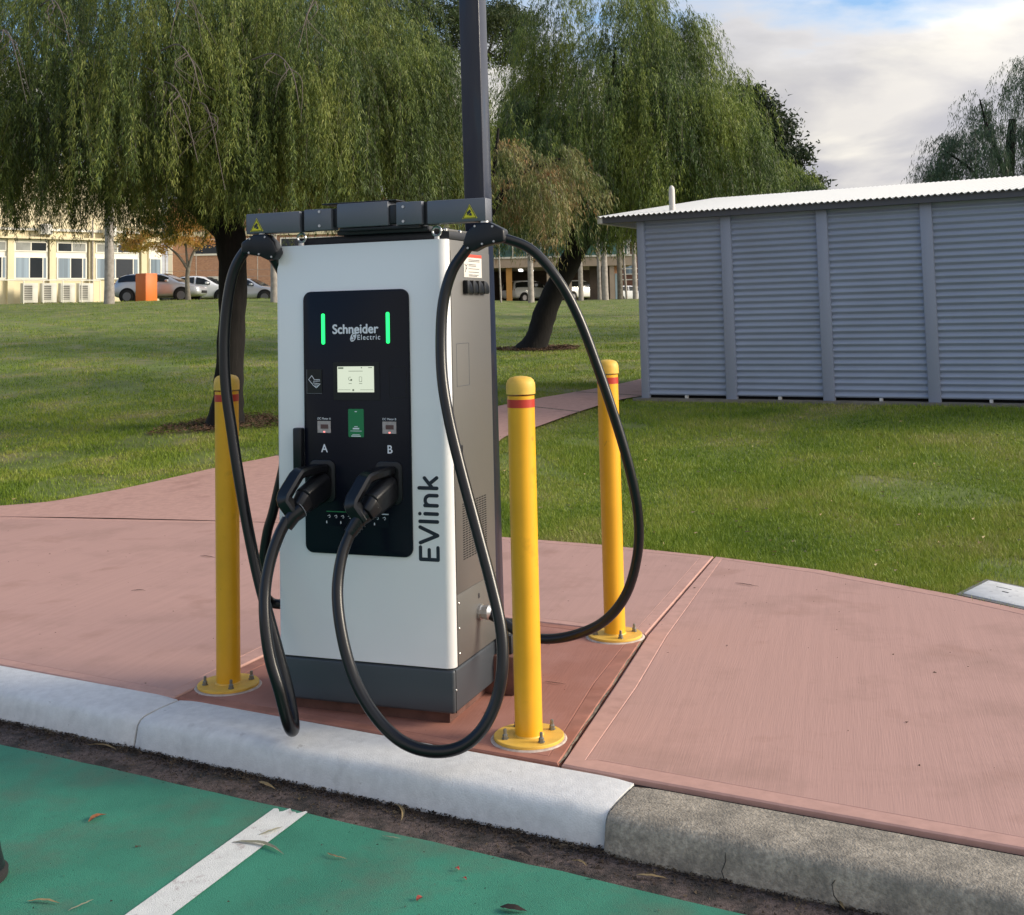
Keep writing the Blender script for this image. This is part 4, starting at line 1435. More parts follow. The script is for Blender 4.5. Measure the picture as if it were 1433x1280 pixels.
# tiny specks of grit on the slabs and bay
rg = np.random.default_rng(21)
n = 900
l_ = rg.uniform(-9, 3.5, n)
s_ = np.where(rg.random(n) < .5, rg.uniform(3.95, 8, n), rg.uniform(1.5, 3.4, n))
z = np.where(s_ > 3.9, .001, ZR + .0065)
x = .877 * l_ + .48 * s_
y = -.48 * l_ + .877 * s_
L_ = rg.uniform(.002, .010, n) * np.where(rg.random(n) < .1, 2.0, 1)
b = rg.uniform(0, 2 * np.pi, n)
V = np.empty((n, 3, 3))
V[:, 0] = np.c_[x, y, z]
V[:, 1] = np.c_[x + np.cos(b) * L_, y + np.sin(b) * L_, z + .001]
V[:, 2] = np.c_[x + np.cos(b + 1.2) * L_ * .6, y + np.sin(b + 1.2) * L_ * .6, z + .003]
tag(fastmesh('grit', V.reshape(-1, 3), np.arange(n * 3).reshape(-1, 3), M['debris']),
    'specks of dark grit scattered over pavement and green bay', 'grit', kind='stuff')
# clippings and pale fallen leaves lying in the grass
rg = np.random.default_rng(23)
n = 700
th = rg.uniform(-.6, .6, n)
r = 1 / (1 / 7.5 + (1 / 50 - 1 / 7.5) * rg.random(n))
x, y = r * np.sin(th), r * np.cos(th)
ok = ~(inpoly(x, y, PAVP) | inpoly(x, y, SHEDP)) & (.48 * x + .877 * y > 6.2)
x, y, r = x[ok], y[ok], r[ok]
n = len(x)
z = hz(x, y) + .012
L_ = rg.uniform(.02, .05, n)
b = rg.uniform(0, 2 * np.pi, n)
wv = np.clip(.0010 * r, .006, .02)
V = np.empty((n, 3, 3))
V[:, 0] = np.c_[x, y, z]
V[:, 1] = np.c_[x + np.cos(b) * L_, y + np.sin(b) * L_, z + .01]
V[:, 2] = np.c_[x - np.sin(b) * wv, y + np.cos(b) * wv, z + .01]
tag(fastmesh('leaf_litter', V.reshape(-1, 3), np.arange(n * 3).reshape(-1, 3), M['litter']),
    'small dry leaves scattered through the lawn', 'leaf litter', kind='stuff')

# ------------------------------------------------------------------ corrugated shed
ZS = .4536
shed = thing('shed', 'long grey corrugated steel shed with pale skillion roof', 'shed', (SH.x, SH.y, ZS), -.5172)
MB().box((-.10, -.10, -.30), (8.8, 4.8, .004)).build('slab', M['slab'], shed)
posts = [0.0, 1.2755, 2.553, 3.828, 5.10, 6.38, 7.66, 8.55]
WH = 2.42


def corr(u0_, u1_, z0, z1, y, pitch, amp, name, m_, par):
    """wall sheet with horizontal corrugations"""
    mb_ = MB()
    n_ = int((z1 - z0) / pitch * 8)
    for i in range(n_ + 1):
        z_ = z0 + (z1 - z0) * i / n_
        yy = y - amp * math.sin(2 * PI * (z_ - z0) / pitch)
        mb_.v += [(u0_, yy, z_), (u1_, yy, z_)]
    for i in range(n_):
        mb_.f.append([i * 2, i * 2 + 1, i * 2 + 3, i * 2 + 2])
        mb_.mi.append(0)
    return mb_.build(name, m_, par, smooth=True, angle=180)


for i in range(7):
    a, b = posts[i] + .08, posts[i + 1] - .08
    corr(a - .03, b + .03, .045, WH, .03, .0813, .0175, 'wall_panel', M['shed'], shed)
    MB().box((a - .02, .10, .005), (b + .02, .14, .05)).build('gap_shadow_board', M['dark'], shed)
    MB().box(((a + b) / 2 - .018, .0, .006), ((a + b) / 2 + .018, .05, .046)).build('bracket', M['zinc'], shed)
for i in range(8):
    u_ = posts[i]
    q0, q1 = (u_ - .07, u_ + .07) if i else (0.0, .105)
    MB().box((q0, -.022, .004), (q1, .06, WH + .02)).build('post', M['shedpost'], shed, bevel=.004)
# end wall, back wall
MB().box((.02, .05, .045), (.06, 4.6, WH + .02)).build('end_wall', M['shed'], shed)
MB().box((.02, 4.55, .045), (8.55, 4.6, WH + .45)).build('back_wall', M['shed'], shed)
MB().box((8.50, .05, .045), (8.55, 4.55, WH + .02)).build('end_wall', M['shed'], shed)
MB().box((-.50, -.115, WH - .005), (8.9, -.085, WH + .085)).build('fascia', M['fascia'], shed)
MB().box((-.50, -.084, WH - .003), (8.9, .04, WH + .01)).build('soffit', M['fascia'], shed)
MB().box((-.545, -.13, WH - .01), (-.47, 4.6, WH + .075)).build('gutter', M['zinc'], shed, bevel=.01)
mb = MB()
n_ = int(9.45 / .076 * 8)
for i in range(n_ + 1):
    u_ = -.54 + 9.45 * i / n_
    zz = .012 * math.sin(2 * PI * u_ / .076)
    mb.v += [(u_, -.155, 2.502 + zz), (u_, 4.65, 2.502 + .13 * 4.8 + zz), (u_, -.155, 2.498 + zz), (u_, 4.65, 2.498 + .13 * 4.8 + zz)]
for i in range(n_):
    b_ = i * 4
    mb.f += [[b_, b_ + 4, b_ + 5, b_ + 1], [b_ + 2, b_ + 3, b_ + 7, b_ + 6], [b_, b_ + 2, b_ + 6, b_ + 4], [b_ + 1, b_ + 5, b_ + 7, b_ + 3]]
    mb.mi += [0] * 4
mb.build('roof', M['zinc'], shed, smooth=True, angle=40)
MB().box((-.50, 4.5, 2.45), (8.9, 4.55, 3.08)).build('back_fascia', M['fascia'], shed)
mb = MB()
mb.lathe([(.042, 2.50), (.042, 2.86), (.036, 2.90), (.02, 2.925), (.005, 2.93)], c=(.36, .42, 0), seg=16)
mb.build('vent_pipe', M['stwhite'], shed, smooth=True)

# ------------------------------------------------------------------ trees


def rot_frames(rg_, n_):
    v = rg_.normal(size=(n_, 3))
    return v / np.linalg.norm(v, axis=1)[:, None]


def weep(seed, mounds, leaf_len, leaf_w, per_m, spread=.35):
    """curtains of hanging strands; returns leaf triangles and twig triangles"""
    rg_ = np.random.default_rng(seed)
    LV_, TV_ = [], []
    for (c, rad, n_, Lr, zb, K) in mounds:
        c = np.array(c, float)
        rad = np.array(rad, float)
        th = rg_.uniform(0, 2 * np.pi, K)
        cz = rg_.uniform(-.15, 1, K) ** 1.0
        cr_ = np.sqrt(np.clip(1 - cz ** 2, 0, 1))
        shell = rg_.uniform(.55, 1.0, K) ** .6
        cc = np.c_[cr_ * np.cos(th), cr_ * np.sin(th), cz] * shell[:, None]
        cl = rg_.integers(0, K, n_)
        p = cc[cl] + rg_.normal(0, .115, (n_, 3)) * [1, 1, .5]
        start = c + p * rad
        out = p * [1, 1, 0]
        out = out / (np.linalg.norm(out, axis=1)[:, None] + 1e-6) + rg_.normal(0, .25, (n_, 3)) * [1, 1, 0]
        cL = rg_.uniform(Lr[0], Lr[1], K)
        L_ = cL[cl] * rg_.uniform(.6, 1.15, n_)
        zlim = zb + (rg_.uniform(0, 1, K) ** 2 * .55)[cl] + rg_.exponential(.12, n_)
        tip = c + cc[cl] * rad + out * .10
        pull = rg_.uniform(.30, .62, K)[cl]
        L_ = np.minimum(L_, np.maximum(start[:, 2] - zlim, .15))
        so = spread * rg_.uniform(.5, 1.3, n_) * np.clip(L_, .3, 1.5)
        ph = rg_.uniform(0, 6.28, n_)

        def pos(i, t):
            q = start[i] + out[i] * (so[i] * (1 - (1 - t) ** 2))[:, None]
            z_ = .20 * so[i] * np.sin(np.pi * np.clip(t * 1.8, 0, 1)) - L_[i] * t ** 1.35
            q = q.copy()
            f_ = (pull[i] * t ** 1.3)[:, None]
            q[:, :2] = q[:, :2] * (1 - f_) + (tip[i][:, :2] + out[i][:, :2] * so[i][:, None]) * f_
            q[:, 2] += z_
            q[:, 0] += .05 * np.sin(ph[i] + 5 * t) * L_[i] * .6
            q[:, 1] += .05 * np.cos(ph[i] * 1.7 + 4 * t) * L_[i] * .6
            return q
        cnt = np.maximum((L_ * per_m).astype(int), 3)
        I = np.repeat(np.arange(n_), cnt)
        t = rg_.random(len(I)) ** .85
        q = pos(I, t)
        d = np.c_[rg_.normal(0, .38, (len(I), 2)), -np.ones(len(I))] + out[I] * .15
        d /= np.linalg.norm(d, axis=1)[:, None]
        w = np.cross(d, rg_.normal(size=(len(I), 3)))
        w /= np.linalg.norm(w, axis=1)[:, None] + 1e-9
        ll = leaf_len * rg_.uniform(.55, 1.3, len(I))
        ww_ = leaf_w * rg_.uniform(.6, 1.2, len(I))
        q = q + rg_.normal(0, .018, (len(I), 3)) * (leaf_len / .1)
        V_ = np.empty((len(I), 3, 3))
        V_[:, 0] = q - w * ww_[:, None] / 2 + d * ll[:, None] * .25
        V_[:, 1] = q + w * ww_[:, None] / 2 + d * ll[:, None] * .35
        V_[:, 2] = q + d * ll[:, None]
        LV_.append(V_.reshape(-1, 3))
        S = 5
        sel = np.arange(0, n_, 2)
        prev = pos(sel, np.zeros(len(sel)))
        for k in range(1, S + 1):
            cur = pos(sel, np.full(len(sel), k / S))
            w2 = rg_.normal(size=(len(sel), 3))
            w2[:, 2] = 0
            w2 /= np.linalg.norm(w2, axis=1)[:, None]
            tw = leaf_w * .35
            T_ = np.empty((len(sel), 3, 3))
            T_[:, 0] = prev - w2 * tw / 2
            T_[:, 1] = prev + w2 * tw / 2
            T_[:, 2] = cur
            TV_.append(T_.reshape(-1, 3))
            prev = cur
    return np.concatenate(LV_), np.concatenate(TV_)


def blobs(seed, mounds, leaf_len, leaf_w):
    rg_ = np.random.default_rng(seed)
    out = []
    for (c, rad, n_, K, cr_) in mounds:
        c = np.array(c, float)
        rad = np.array(rad, float)
        v = rot_frames(rg_, K)
        cc = v * (rg_.uniform(.35, 1, K) ** .5)[:, None]
        cl = rg_.integers(0, K, n_)
        q = c + cc[cl] * rad + rg_.normal(0, cr_, (n_, 3)) * [1, 1, .7]
        d = rot_frames(rg_, n_)
        d[:, 2] -= .4
        d /= np.linalg.norm(d, axis=1)[:, None]
        w = np.cross(d, rg_.normal(size=(n_, 3)))
        w /= np.linalg.norm(w, axis=1)[:, None] + 1e-9
        ll = (leaf_len * rg_.uniform(.6, 1.3, n_))[:, None]
        ww_ = (leaf_w * rg_.uniform(.6, 1.2, n_))[:, None]
        V_ = np.empty((n_, 3, 3))
        V_[:, 0] = q - w * ww_ / 2
        V_[:, 1] = q + w * ww_ / 2
        V_[:, 2] = q + d * ll
        out.append(V_.reshape(-1, 3))
    return np.concatenate(out)


def crown_obj(V_, m_, parent, base):
    V_ = V_ - np.array(base)
    o = fastmesh('crown', V_, np.arange(len(V_)).reshape(-1, 3), m_, parent)
    o['kind'] = 'stuff'
    return o


def limb(pts, rad, base, seg=10, jitter=.0, seed=0):
    rr_ = random.Random(seed)
    P2 = spline([Vector(p) - Vector(base) for p in pts], 6)
    R2 = []
    n0 = len(rad) - 1
    for i in range(len(P2)):
        t = i / (len(P2) - 1) * n0
        k = min(int(t), n0 - 1)
        R2.append((rad[k] + (rad[k + 1] - rad[k]) * (t - k)) * (1 + rr_.uniform(-jitter, jitter)))
    return MB().tube(P2, R2, seg)


def knobble(o, amp, seed):
    rr_ = random.Random(seed)
    for v in o.data.vertices:
        v.co += Vector((rr_.uniform(-amp, amp), rr_.uniform(-amp, amp), 0))


def tree(name, label, base, trunks, crowns, twigs=None, bark='bark', cat='tree', group=None):
    t = thing(name, label, cat, base, 0, group)
    for k, (pts, rad) in enumerate(trunks):
        o = limb(pts, rad, base, 14 if k == 0 else 9, .05, k).build('trunk' if k == 0 else 'limb', M[bark], t, smooth=True)
        if k == 0 and bark == 'bark':
            knobble(o, .012, 3)
    for V_, m_ in crowns:
        crown_obj(V_, M[m_], t, base)
    if twigs is not None:
        o = crown_obj(twigs, M['twig'], t, base)
        o.name = 'twigs'
    return t


def rlimbs(rg_, origin, targets, r0_, sag=.0):
    out = []
    for tg in targets:
        o_ = Vector(origin)
        tg = Vector(tg)
        mid = o_.lerp(tg, .5) + Vector((rg_.uniform(-.25, .25), rg_.uniform(-.25, .25), .25 + rg_.uniform(0, .3)))
        out.append(([o_, mid, tg], [r0_, r0_ * .6, r0_ * .2]))
    return out


# tree 1: big weeping peppermint on the left lawn
b1_ = (T1[0], T1[1], H(*T1) - .05)
rr1 = random.Random(7)
mn = [((-4.7, 16.2, 4.9), (3.7, 3.3, 2.3), 1700, (1.4, 2.6), 2.85, 70),
      ((-7.2, 15.6, 4.4), (2.4, 2.2, 1.7), 800, (1.2, 2.2), 2.80, 34),
      ((-2.5, 15.0, 4.4), (1.75, 1.7, 1.6), 1300, (1.1, 2.2), 2.65, 44),
      ((-4.8, 14.0, 4.3), (2.4, 1.3, 1.3), 800, (1.0, 1.8), 2.85, 34),
      ((-5.2, 15.6, 3.85), (4.4, 2.7, .65), 1900, (.7, 1.2), 2.82, 80),
      ((-2.2, 15.3, 3.6), (1.6, 1.6, .8), 900, (.6, 1.1), 2.62, 34),
      ((-5.0, 17.3, 6.2), (3.4, 2.6, 1.8), 1000, (1.0, 2.0), 3.2, 25)]
lv, tw = weep(101, mn, .092, .0112, 112)
tk = [([(T1[0] - .04, T1[1], b1_[2] - .1), (T1[0], T1[1], .55), (-3.82, 15.9, 1.2), (-3.78, 15.9, 2.2), (-3.83, 15.9, 2.85), (-4.05, 16.0, 3.6)],
       [.30, .205, .185, .175, .205, .15])]
tk += rlimbs(rr1, (-3.83, 15.9, 2.75), [(-2.2, 15.2, 4.9), (-5.8, 15.4, 4.8), (-3.2, 14.6, 5.2), (-4.6, 17.4, 5.6), (-6.9, 16.1, 5.2)], .13)
tk += rlimbs(rr1, (-4.05, 16.0, 3.5), [(-2.6, 16.6, 6.3), (-5.0, 15.2, 6.6), (-4.2, 17.0, 7.0)], .11)
# bare dead branches hanging on the face of the crown
for k in range(10):
    x0_, y0_, z0_ = (rr1.gauss(-3.0, .55) if k % 2 else rr1.uniform(-6.4, -3.4)), rr1.uniform(12.3, 12.9), rr1.uniform(3.9, 5.3)
    sg = rr1.choice((-1, 1))
    m1 = (x0_ + sg * rr1.uniform(.10, .25), y0_ - .1, z0_ - .22)
    tk.append(([(x0_ - sg * .35, y0_ + .5, z0_ + .05), (x0_, y0_, z0_), m1, (x0_ + sg * rr1.uniform(.15, .5), y0_ - .1, z0_ - rr1.uniform(.5, 1.0))], [.014, .010, .004]))
    for j in range(4):
        f = rr1.random()
        st = (x0_ + (m1[0] - x0_) * f, y0_ - .05, z0_ - .2 * f)
        tk.append(([st, (st[0] + rr1.uniform(-.15, .15), y0_ - .1, st[2] - .15), (st[0] + rr1.uniform(-.35, .35), y0_ - .05, st[2] - rr1.uniform(.25, .7))], [.014, .010, .004]))
tree('weeping_tree', 'large dark weeping tree on the left lawn behind the charger', b1_, tk[:9], [(lv, 'leaf1')], tw)
tA = [o for o in bpy.data.objects if o.name == 'weeping_tree'][0]
dd = MB()
for pts, rad in tk[9:]:
    P2 = spline([Vector(p) - Vector(b1_) for p in pts], 4)
    dd.tube(P2, [(.010 if len(pts) > 3 else .006) * (1 - .7 * i / (len(P2) - 1)) for i in range(len(P2))], 5)
o = dd.build('dead_branches', M['twig'], tA)
o['kind'] = 'stuff'

# tree 2: weeping tree with the leaning trunk
b2_ = (T2[0], T2[1], H(*T2) - .05)
mn = [((2.95, 28.6, 6.1), (3.0, 2.8, 2.9), 1700, (1.6, 3.4), 2.9, 70),
      ((1.0, 27.4, 4.9), (2.1, 1.9, 1.8), 900, (1.5, 3.0), 2.9, 34),
      ((3.9, 27.2, 5.0), (2.0, 1.7, 2.0), 1000, (1.5, 2.6), 2.8, 30),
      ((2.6, 28.0, 4.6), (3.2, 2.4, .9), 1100, (.9, 1.6), 2.95, 44),
      ((2.2, 28.2, 8.6), (1.9, 1.7, 1.5), 420, (1.4, 2.4), 3.4, 22),
      ((4.3, 28.6, 7.6), (1.35, 1.3, 1.3), 260, (1.3, 2.2), 3.4, 10),
      ((2.6, 28.6, 3.9), (2.9, 2.2, .7), 400, (.3, .9), 2.9, 25)]
lv, tw = weep(202, mn, .15, .0195, 52)
rr1 = random.Random(9)
tk = [([(T2[0] - .25, T2[1], b2_[2] - .1), (T2[0], T2[1], 1.05), (.85, 28.5, 1.9), (1.45, 28.5, 3.0), (1.9, 28.5, 3.8), (2.2, 28.5, 5.0)], [.36, .29, .27, .25, .22, .16])]
tk += rlimbs(rr1, (1.5, 28.5, 3.0), [(3.6, 27.6, 5.4), (.6, 27.8, 5.4), (4.2, 28.8, 6.0)], .16)
tk += rlimbs(rr1, (2.1, 28.5, 4.6), [(2.6, 28.0, 8.0), (1.6, 28.6, 7.6), (3.6, 28.8, 8.2)], .12)
tree('weeping_tree', 'bright green weeping tree with leaning dark trunk left of the shed', b2_, tk, [(lv, 'leaf2')], tw)

# lighter tree with orange tips between charger and tree 2
b3 = (-.80, 21.5, H(-.80, 21.5) - .03)
mn = [((.20, 21.0, 3.75), (1.1, .9, .70), 330, (.5, 1.2), 2.4, 20),
      ((-.45, 21.2, 4.2), (.7, .8, .7), 200, (.8, 1.5), 2.4, 10),
      ((.75, 21.0, 4.35), (.45, .5, .35), 80, (.3, .7), 2.6, 7),
      ((1.05, 21.0, 3.95), (.45, .5, .35), 70, (.3, .7), 2.6, 7)]
lv, tw = weep(303, mn, .15, .019, 34, .6)
tree('peppermint_tree', 'light olive tree with orange leaf tips right of the pole', b3,
     [([(-.8, 21.5, .4), (-.75, 21.5, 2.0), (-.5, 21.3, 3.4)], [.12, .10, .08]),
      ([(-.5, 21.3, 3.3), (.1, 21.1, 4.1), (.9, 21.0, 4.4)], [.07, .05, .02]),
      ([(-.5, 21.3, 3.3), (-.3, 21.2, 4.3), (-.2, 21.1, 5.0)], [.06, .05, .02])], [(lv, 'leaf3')], tw)

# low weeping tree and dark round tree behind the shed roof
b4 = (8.2, 38.0, H(8.2, 38))
mn = [((8.0, 37.6, 5.4), (1.9, 1.6, 1.2), 520, (1.0, 2.2), 3.0, 20), ((9.1, 37.6, 4.9), (1.3, 1.3, 1.4), 380, (1.0, 2.0), 3.0, 12), ((7.0, 37.6, 4.8), (1.3, 1.3, 1.3), 300, (1.0, 2.0), 3.0, 12)]
lv, tw = weep(404, mn, .22, .028, 30)
tree('weeping_tree', 'low weeping tree mound just above the left of the shed roof', b4, [([(8.6, 38, 1), (8.6, 38, 3), (8.5, 37.9, 5)], [.2, .18, .1])], [(lv, 'leaf2')], tw)
b5 = (10.6, 48.0, H(10.6, 48))
tree('round_tree', 'dark round topped tree behind the weeping mound above the shed', b5,
     [([(10.6, 48, 1), (10.6, 48, 4), (10.5, 48, 7.5)], [.3, .25, .12])],
     [(blobs(5, [((9.8, 48, 8.4), (1.8, 1.8, 2.4), 26000, 60, .30), ((10.9, 48, 6.4), (1.7, 1.6, 2.0), 16000, 40, .30), ((9.2, 48.5, 6.4), (1.8, 1.6, 2.2), 12000, 40, .3)], .20, .10), 'leafdark')])

# weeping tree at the right edge
b6 = (13.2, 33.0, H(13.2, 33))
mn = [((13.6, 33, 5.2), (1.7, 2.0, 1.7), 620, (1.3, 2.6), 3.0, 30), ((15.0, 33, 6.8), (1.8, 2.0, 1.9), 420, (1.2, 2.2), 3.2, 20), ((12.7, 32.6, 5.2), (1.0, .9, .9), 95, (.9, 2.0), 3.2, 9), ((13.6, 32.6, 7.2), (.8, .9, .7), 60, (.9, 1.6), 3.2, 6)]
lv, tw = weep(505, mn, .19, .022, 34, .5)
tree('weeping_tree', 'dusky weeping tree cut off by the right edge behind the shed', b6,
     [([(13.6, 33, 1), (13.8, 33, 3.5), (14.2, 33, 6.8)], [.3, .22, .1]), ([(13.8, 33, 3.5), (13.0, 32.8, 5.2), (12.1, 32.6, 5.9)], [.09, .05, .02]),
      ([(14.0, 33, 5.0), (13.5, 33, 6.5), (13.3, 33, 7.4)], [.09, .05, .02])], [(lv, 'leafblue')], tw)

# tall sparse gum seen at the top behind the pole
b7 = (-2.6, 44.0, H(-2.6, 44))
tree('gum_tree', 'tall sparse gum crown against the sky above the charger', b7,
     [([(-2.6, 44, 1.5), (-2.5, 44, 6), (-2.2, 44, 12)], [.3, .25, .1]), ([(-2.4, 44, 8), (-3.6, 44, 10.5), (-4.2, 44, 12.0)], [.14, .08, .03]),
      ([(-2.4, 44, 8.5), (-1.0, 44, 11), (-.4, 44, 12.4)], [.12, .07, .03])],
     [(blobs(7, [((-2.9, 44, 12.6), (3.4, 2.0, 1.7), 20000, 55, .32), ((-.6, 44, 12.3), (1.6, 1.6, 1.5), 9000, 24, .28), ((-3.6, 44, 9.8), (1.8, 1.6, 1.6), 5000, 18, .3)], .22, .05), 'leafgum')], bark='greybark')

# autumn tree in front of the classrooms
xa, ya = -15.15, 55.0
za = H(xa, ya)
tree('autumn_tree', 'small tree with golden and orange leaves by the parked cars', (xa, ya, za),
     [([(xa, ya, za - .1), (xa - .05, ya, za + .9), (xa + .0, ya, za + 1.5)], [.13, .10, .10]),
      ([(xa, ya, za + 1.4), (xa - .5, ya, za + 2.1), (xa - 1.1, ya, za + 2.6)], [.08, .06, .02]),
      ([(xa, ya, za + 1.4), (xa + .25, ya, za + 2.2), (xa + .9, ya, za + 3.1)], [.08, .06, .02]),
      ([(xa, ya, za + 1.4), (xa - .1, ya, za + 2.4), (xa - .1, ya, za + 3.2)], [.07, .05, .02])],
     [(blobs(8, [((xa - 1.9, ya, za + 2.75), (1.5, 1.3, .6), 5000, 24, .15), ((xa + .4, ya, za + 3.1), (1.7, 1.3, .7), 5200, 28, .15), ((xa - .6, ya, za + 3.7), (1.9, 1.3, .5), 4200, 24, .16)], .09, .065), 'leafaut')],
     bark='greybark')


def gum(x_, y_, r_, label, lean=0.0, top=9.0, bark='gum', leaves=True):
    z_ = H(x_, y_)
    cr_ = [(blobs(int(x_ * 10) % 97, [((x_ + lean * 5, y_, z_ + top), (1.8, 1.8, 1.6), 4000, 22, .35)], .24, .06), 'leafgum')] if leaves else []
    tree('gum_tree', label, (x_, y_, z_), [([(x_, y_, z_ - .2), (x_ + lean, y_, z_ + 2), (x_ + lean * 2, y_, z_ + 5), (x_ + lean * 4, y_, z_ + top)], [r_ * 1.15, r_, r_ * .9, r_ * .4]),
                                          ([(x_ + lean * 2, y_, z_ + 5), (x_ + lean * 2 + .8, y_, z_ + 6.8), (x_ + 1.3, y_, z_ + 8)], [r_ * .5, r_ * .35, .03])],
         cr_, bark=bark)


def xp(px, y_):
    return (px - 716.5) / 1650.0 * y_ * .9975


gum(xp(150, 52), 52, .20, 'smooth grey trunk left of the silver hatchback', bark='gum')
gum(xp(381, 52), 52, .14, 'grey trunk just left of the white charger door', bark='gum')
gum(xp(741, 74), 74, .18, 'pale gum trunk in front of the white car, nearest the pole', bark='gum')
gum(xp(811, 76), 76, .15, 'pale gum trunk in front of the second white car', bark='gum')
gum(xp(837, 77), 77, .12, 'left pale gum of the close pair by the car park wall', bark='gum')
gum(xp(845, 76), 76, .19, 'right and thicker pale gum of the close pair', bark='gum')
gum(xp(866, 77), 77, .17, 'grey trunk right of the pale pair', bark='greybark')
gum(xp(875, 78), 78, .07, 'slender leaning pale trunk left of the shed corner', lean=-.10, bark='gum', leaves=False)
gum(xp(887, 77), 77, .15, 'pale trunk beside the shed corner post', bark='gum')
gum(xp(699, 72), 72, .05, 'thin bare sapling beside the pole', lean=-.05, top=4.5, bark='gum', leaves=False)

# ------------------------------------------------------------------ classroom building (left)
FA = math.atan2(.68, .73)
ZB = 2.65
bl = thing('classroom_building', 'cream rendered classroom block with white framed windows', 'building', (-27.2, 64.0, ZB), FA)


def wl(mb_, name, m_, par=bl, **k):
    return mb_.build(name, m_, par, **k)


def zz(y_px, t):
    """height over the building base of a picture row, at distance t along the facade"""
    y_ = 64 + .68 * t
    x_ = -27.2 + .73 * t
    hor = 440 - .0236 * (x_ / y_ * 1650)
    return 1.634 + (hor - y_px) / 1650 * y_ - ZB


wl(MB().box((-9, .12, -.3), (8.75, 8, 8.0)), 'wall', M['cream'])
wl(MB().box((-9, -.05, 4.22), (8.75, .12, 4.36)), 'string_course', M['winwhite'])
bays = [(-4.4, -2.55), (-2.15, -.25), (.06, 1.95), (2.39, 4.18), (4.62, 7.30)]
for i, (a, b) in enumerate(bays):
    wz0, wz1, wz2, wz3 = 1.62, 2.72, 3.12, 3.55
    wl(MB().box((a, .02, 1.52), (b, .118, 3.72)), 'spandrel', M['winwhite'])
    for (z0, z1, cut, kinds) in ((wz0, wz1, (.0, .45, .88, 1.0), ('curtain', 'glass', 'curtain')), (wz2, wz3, (.0, .5, 1.0), ('blind', 'glass'))):
        fr = wl(MB().box((a + .04, -.03, z0 - .06), (b - .04, .018, z1 + .06)), 'window', M['winwhite'])
        for k in range(len(cut) - 1):
            c0 = a + .09 + (b - a - .18) * cut[k] + .03
            c1 = a + .09 + (b - a - .18) * cut[k + 1] - .03
            kk = kinds[k] if i % 2 == 0 else kinds[::-1][k] if len(kinds) == 2 else ('curtain', 'glass', 'curtain')[k]
            wl(MB().box((c0, -.036, z0), (c1, -.031, z1)), 'pane', M[kk], fr)
for a in (-2.35, -.1, 2.17, 4.40, 7.55):
    wl(MB().box((a - .17, -.12, -.3), (a + .17, .117, 4.15)), 'pier', M['cream'])
wl(MB().tube([(4.40, -.20, 0), (4.40, -.20, 4.9)], .05, 8), 'downpipe', M['gum'])
wl(MB().box((-9, -.35, 3.75), (8.8, .118, 3.86)), 'ledge', M['cream'])
wl(MB().box((7.9, .02, 1.5), (8.7, .118, 3.7)), 'spandrel', M['winwhite'])
fr = wl(MB().box((7.95, -.03, 1.6), (8.65, .018, 2.8)), 'window', M['winwhite'])
wl(MB().box((8.0, -.036, 1.66), (8.6, -.031, 2.74)), 'pane', M['curtain'], fr)
ac_l = (('wall air conditioner at the left under the tree skirt', 1.35), ('wall air conditioner partly behind the smooth grey trunk', 5.05))
def world_of(u_, v_, z_):
    q = Matrix.Rotation(FA, 4, 'Z') @ Vector((u_, v_, 0))
    return (-27.2 + q.x, 64.0 + q.y, ZB + z_)
def aircon(label, u_, v_, z_, w_, h_, d_, group):
    t_ = thing('air_conditioner', label, 'air conditioner', world_of(u_, v_, z_), FA, group)
    MB().box((0, 0, .05), (w_, d_, h_)).build('casing', M['acwhite'], t_, bevel=.01)
    MB().box((w_ * .08, -.012, h_ * .18), (w_ * .62, .0, h_ * .88)).build('grille', M['acgrille'], t_)
    for k in range(6):
        MB().box((w_ * .08, -.02, h_ * (.22 + k * .11)), (w_ * .62, -.0125, h_ * (.24 + k * .11))).build('grille_bar', M['acwhite'], t_)
    MB().box((w_ * .1, .05, 0), (w_ * .2, d_ - .05, .052)).build('foot', M['acgrille'], t_)
    MB().box((w_ * .8, .05, 0), (w_ * .9, d_ - .05, .052)).build('foot', M['acgrille'], t_)
for lb, u_ in ac_l:
    aircon(lb, u_, -.55, 3.95, .62, .62, .40, 'air conditioners on the classroom wall')
for k, lb in enumerate(('first ground air conditioner from the left behind the rail', 'second ground air conditioner from the left behind the rail',
                        'third ground air conditioner from the left behind the rail', 'fourth ground air conditioner, nearest the trunk')):
    aircon(lb, .12 + k * 1.02, -1.25, .18, .80, 1.10, .38, 'ground air conditioners')
rl = thing('rail_fence', 'white tube rail fence in front of the ground air conditioners', 'fence', world_of(0, -1.8, 0), FA)
for k in range(5):
    MB().tube([(-.05 + k * 1.05, 0, 0), (-.05 + k * 1.05, 0, 1.42)], .03, 8).build('post', M['winwhite'], rl)
MB().tube([(-4, 0, 1.42), (4.15, 0, 1.42)], .03, 8).build('rail', M['winwhite'], rl)

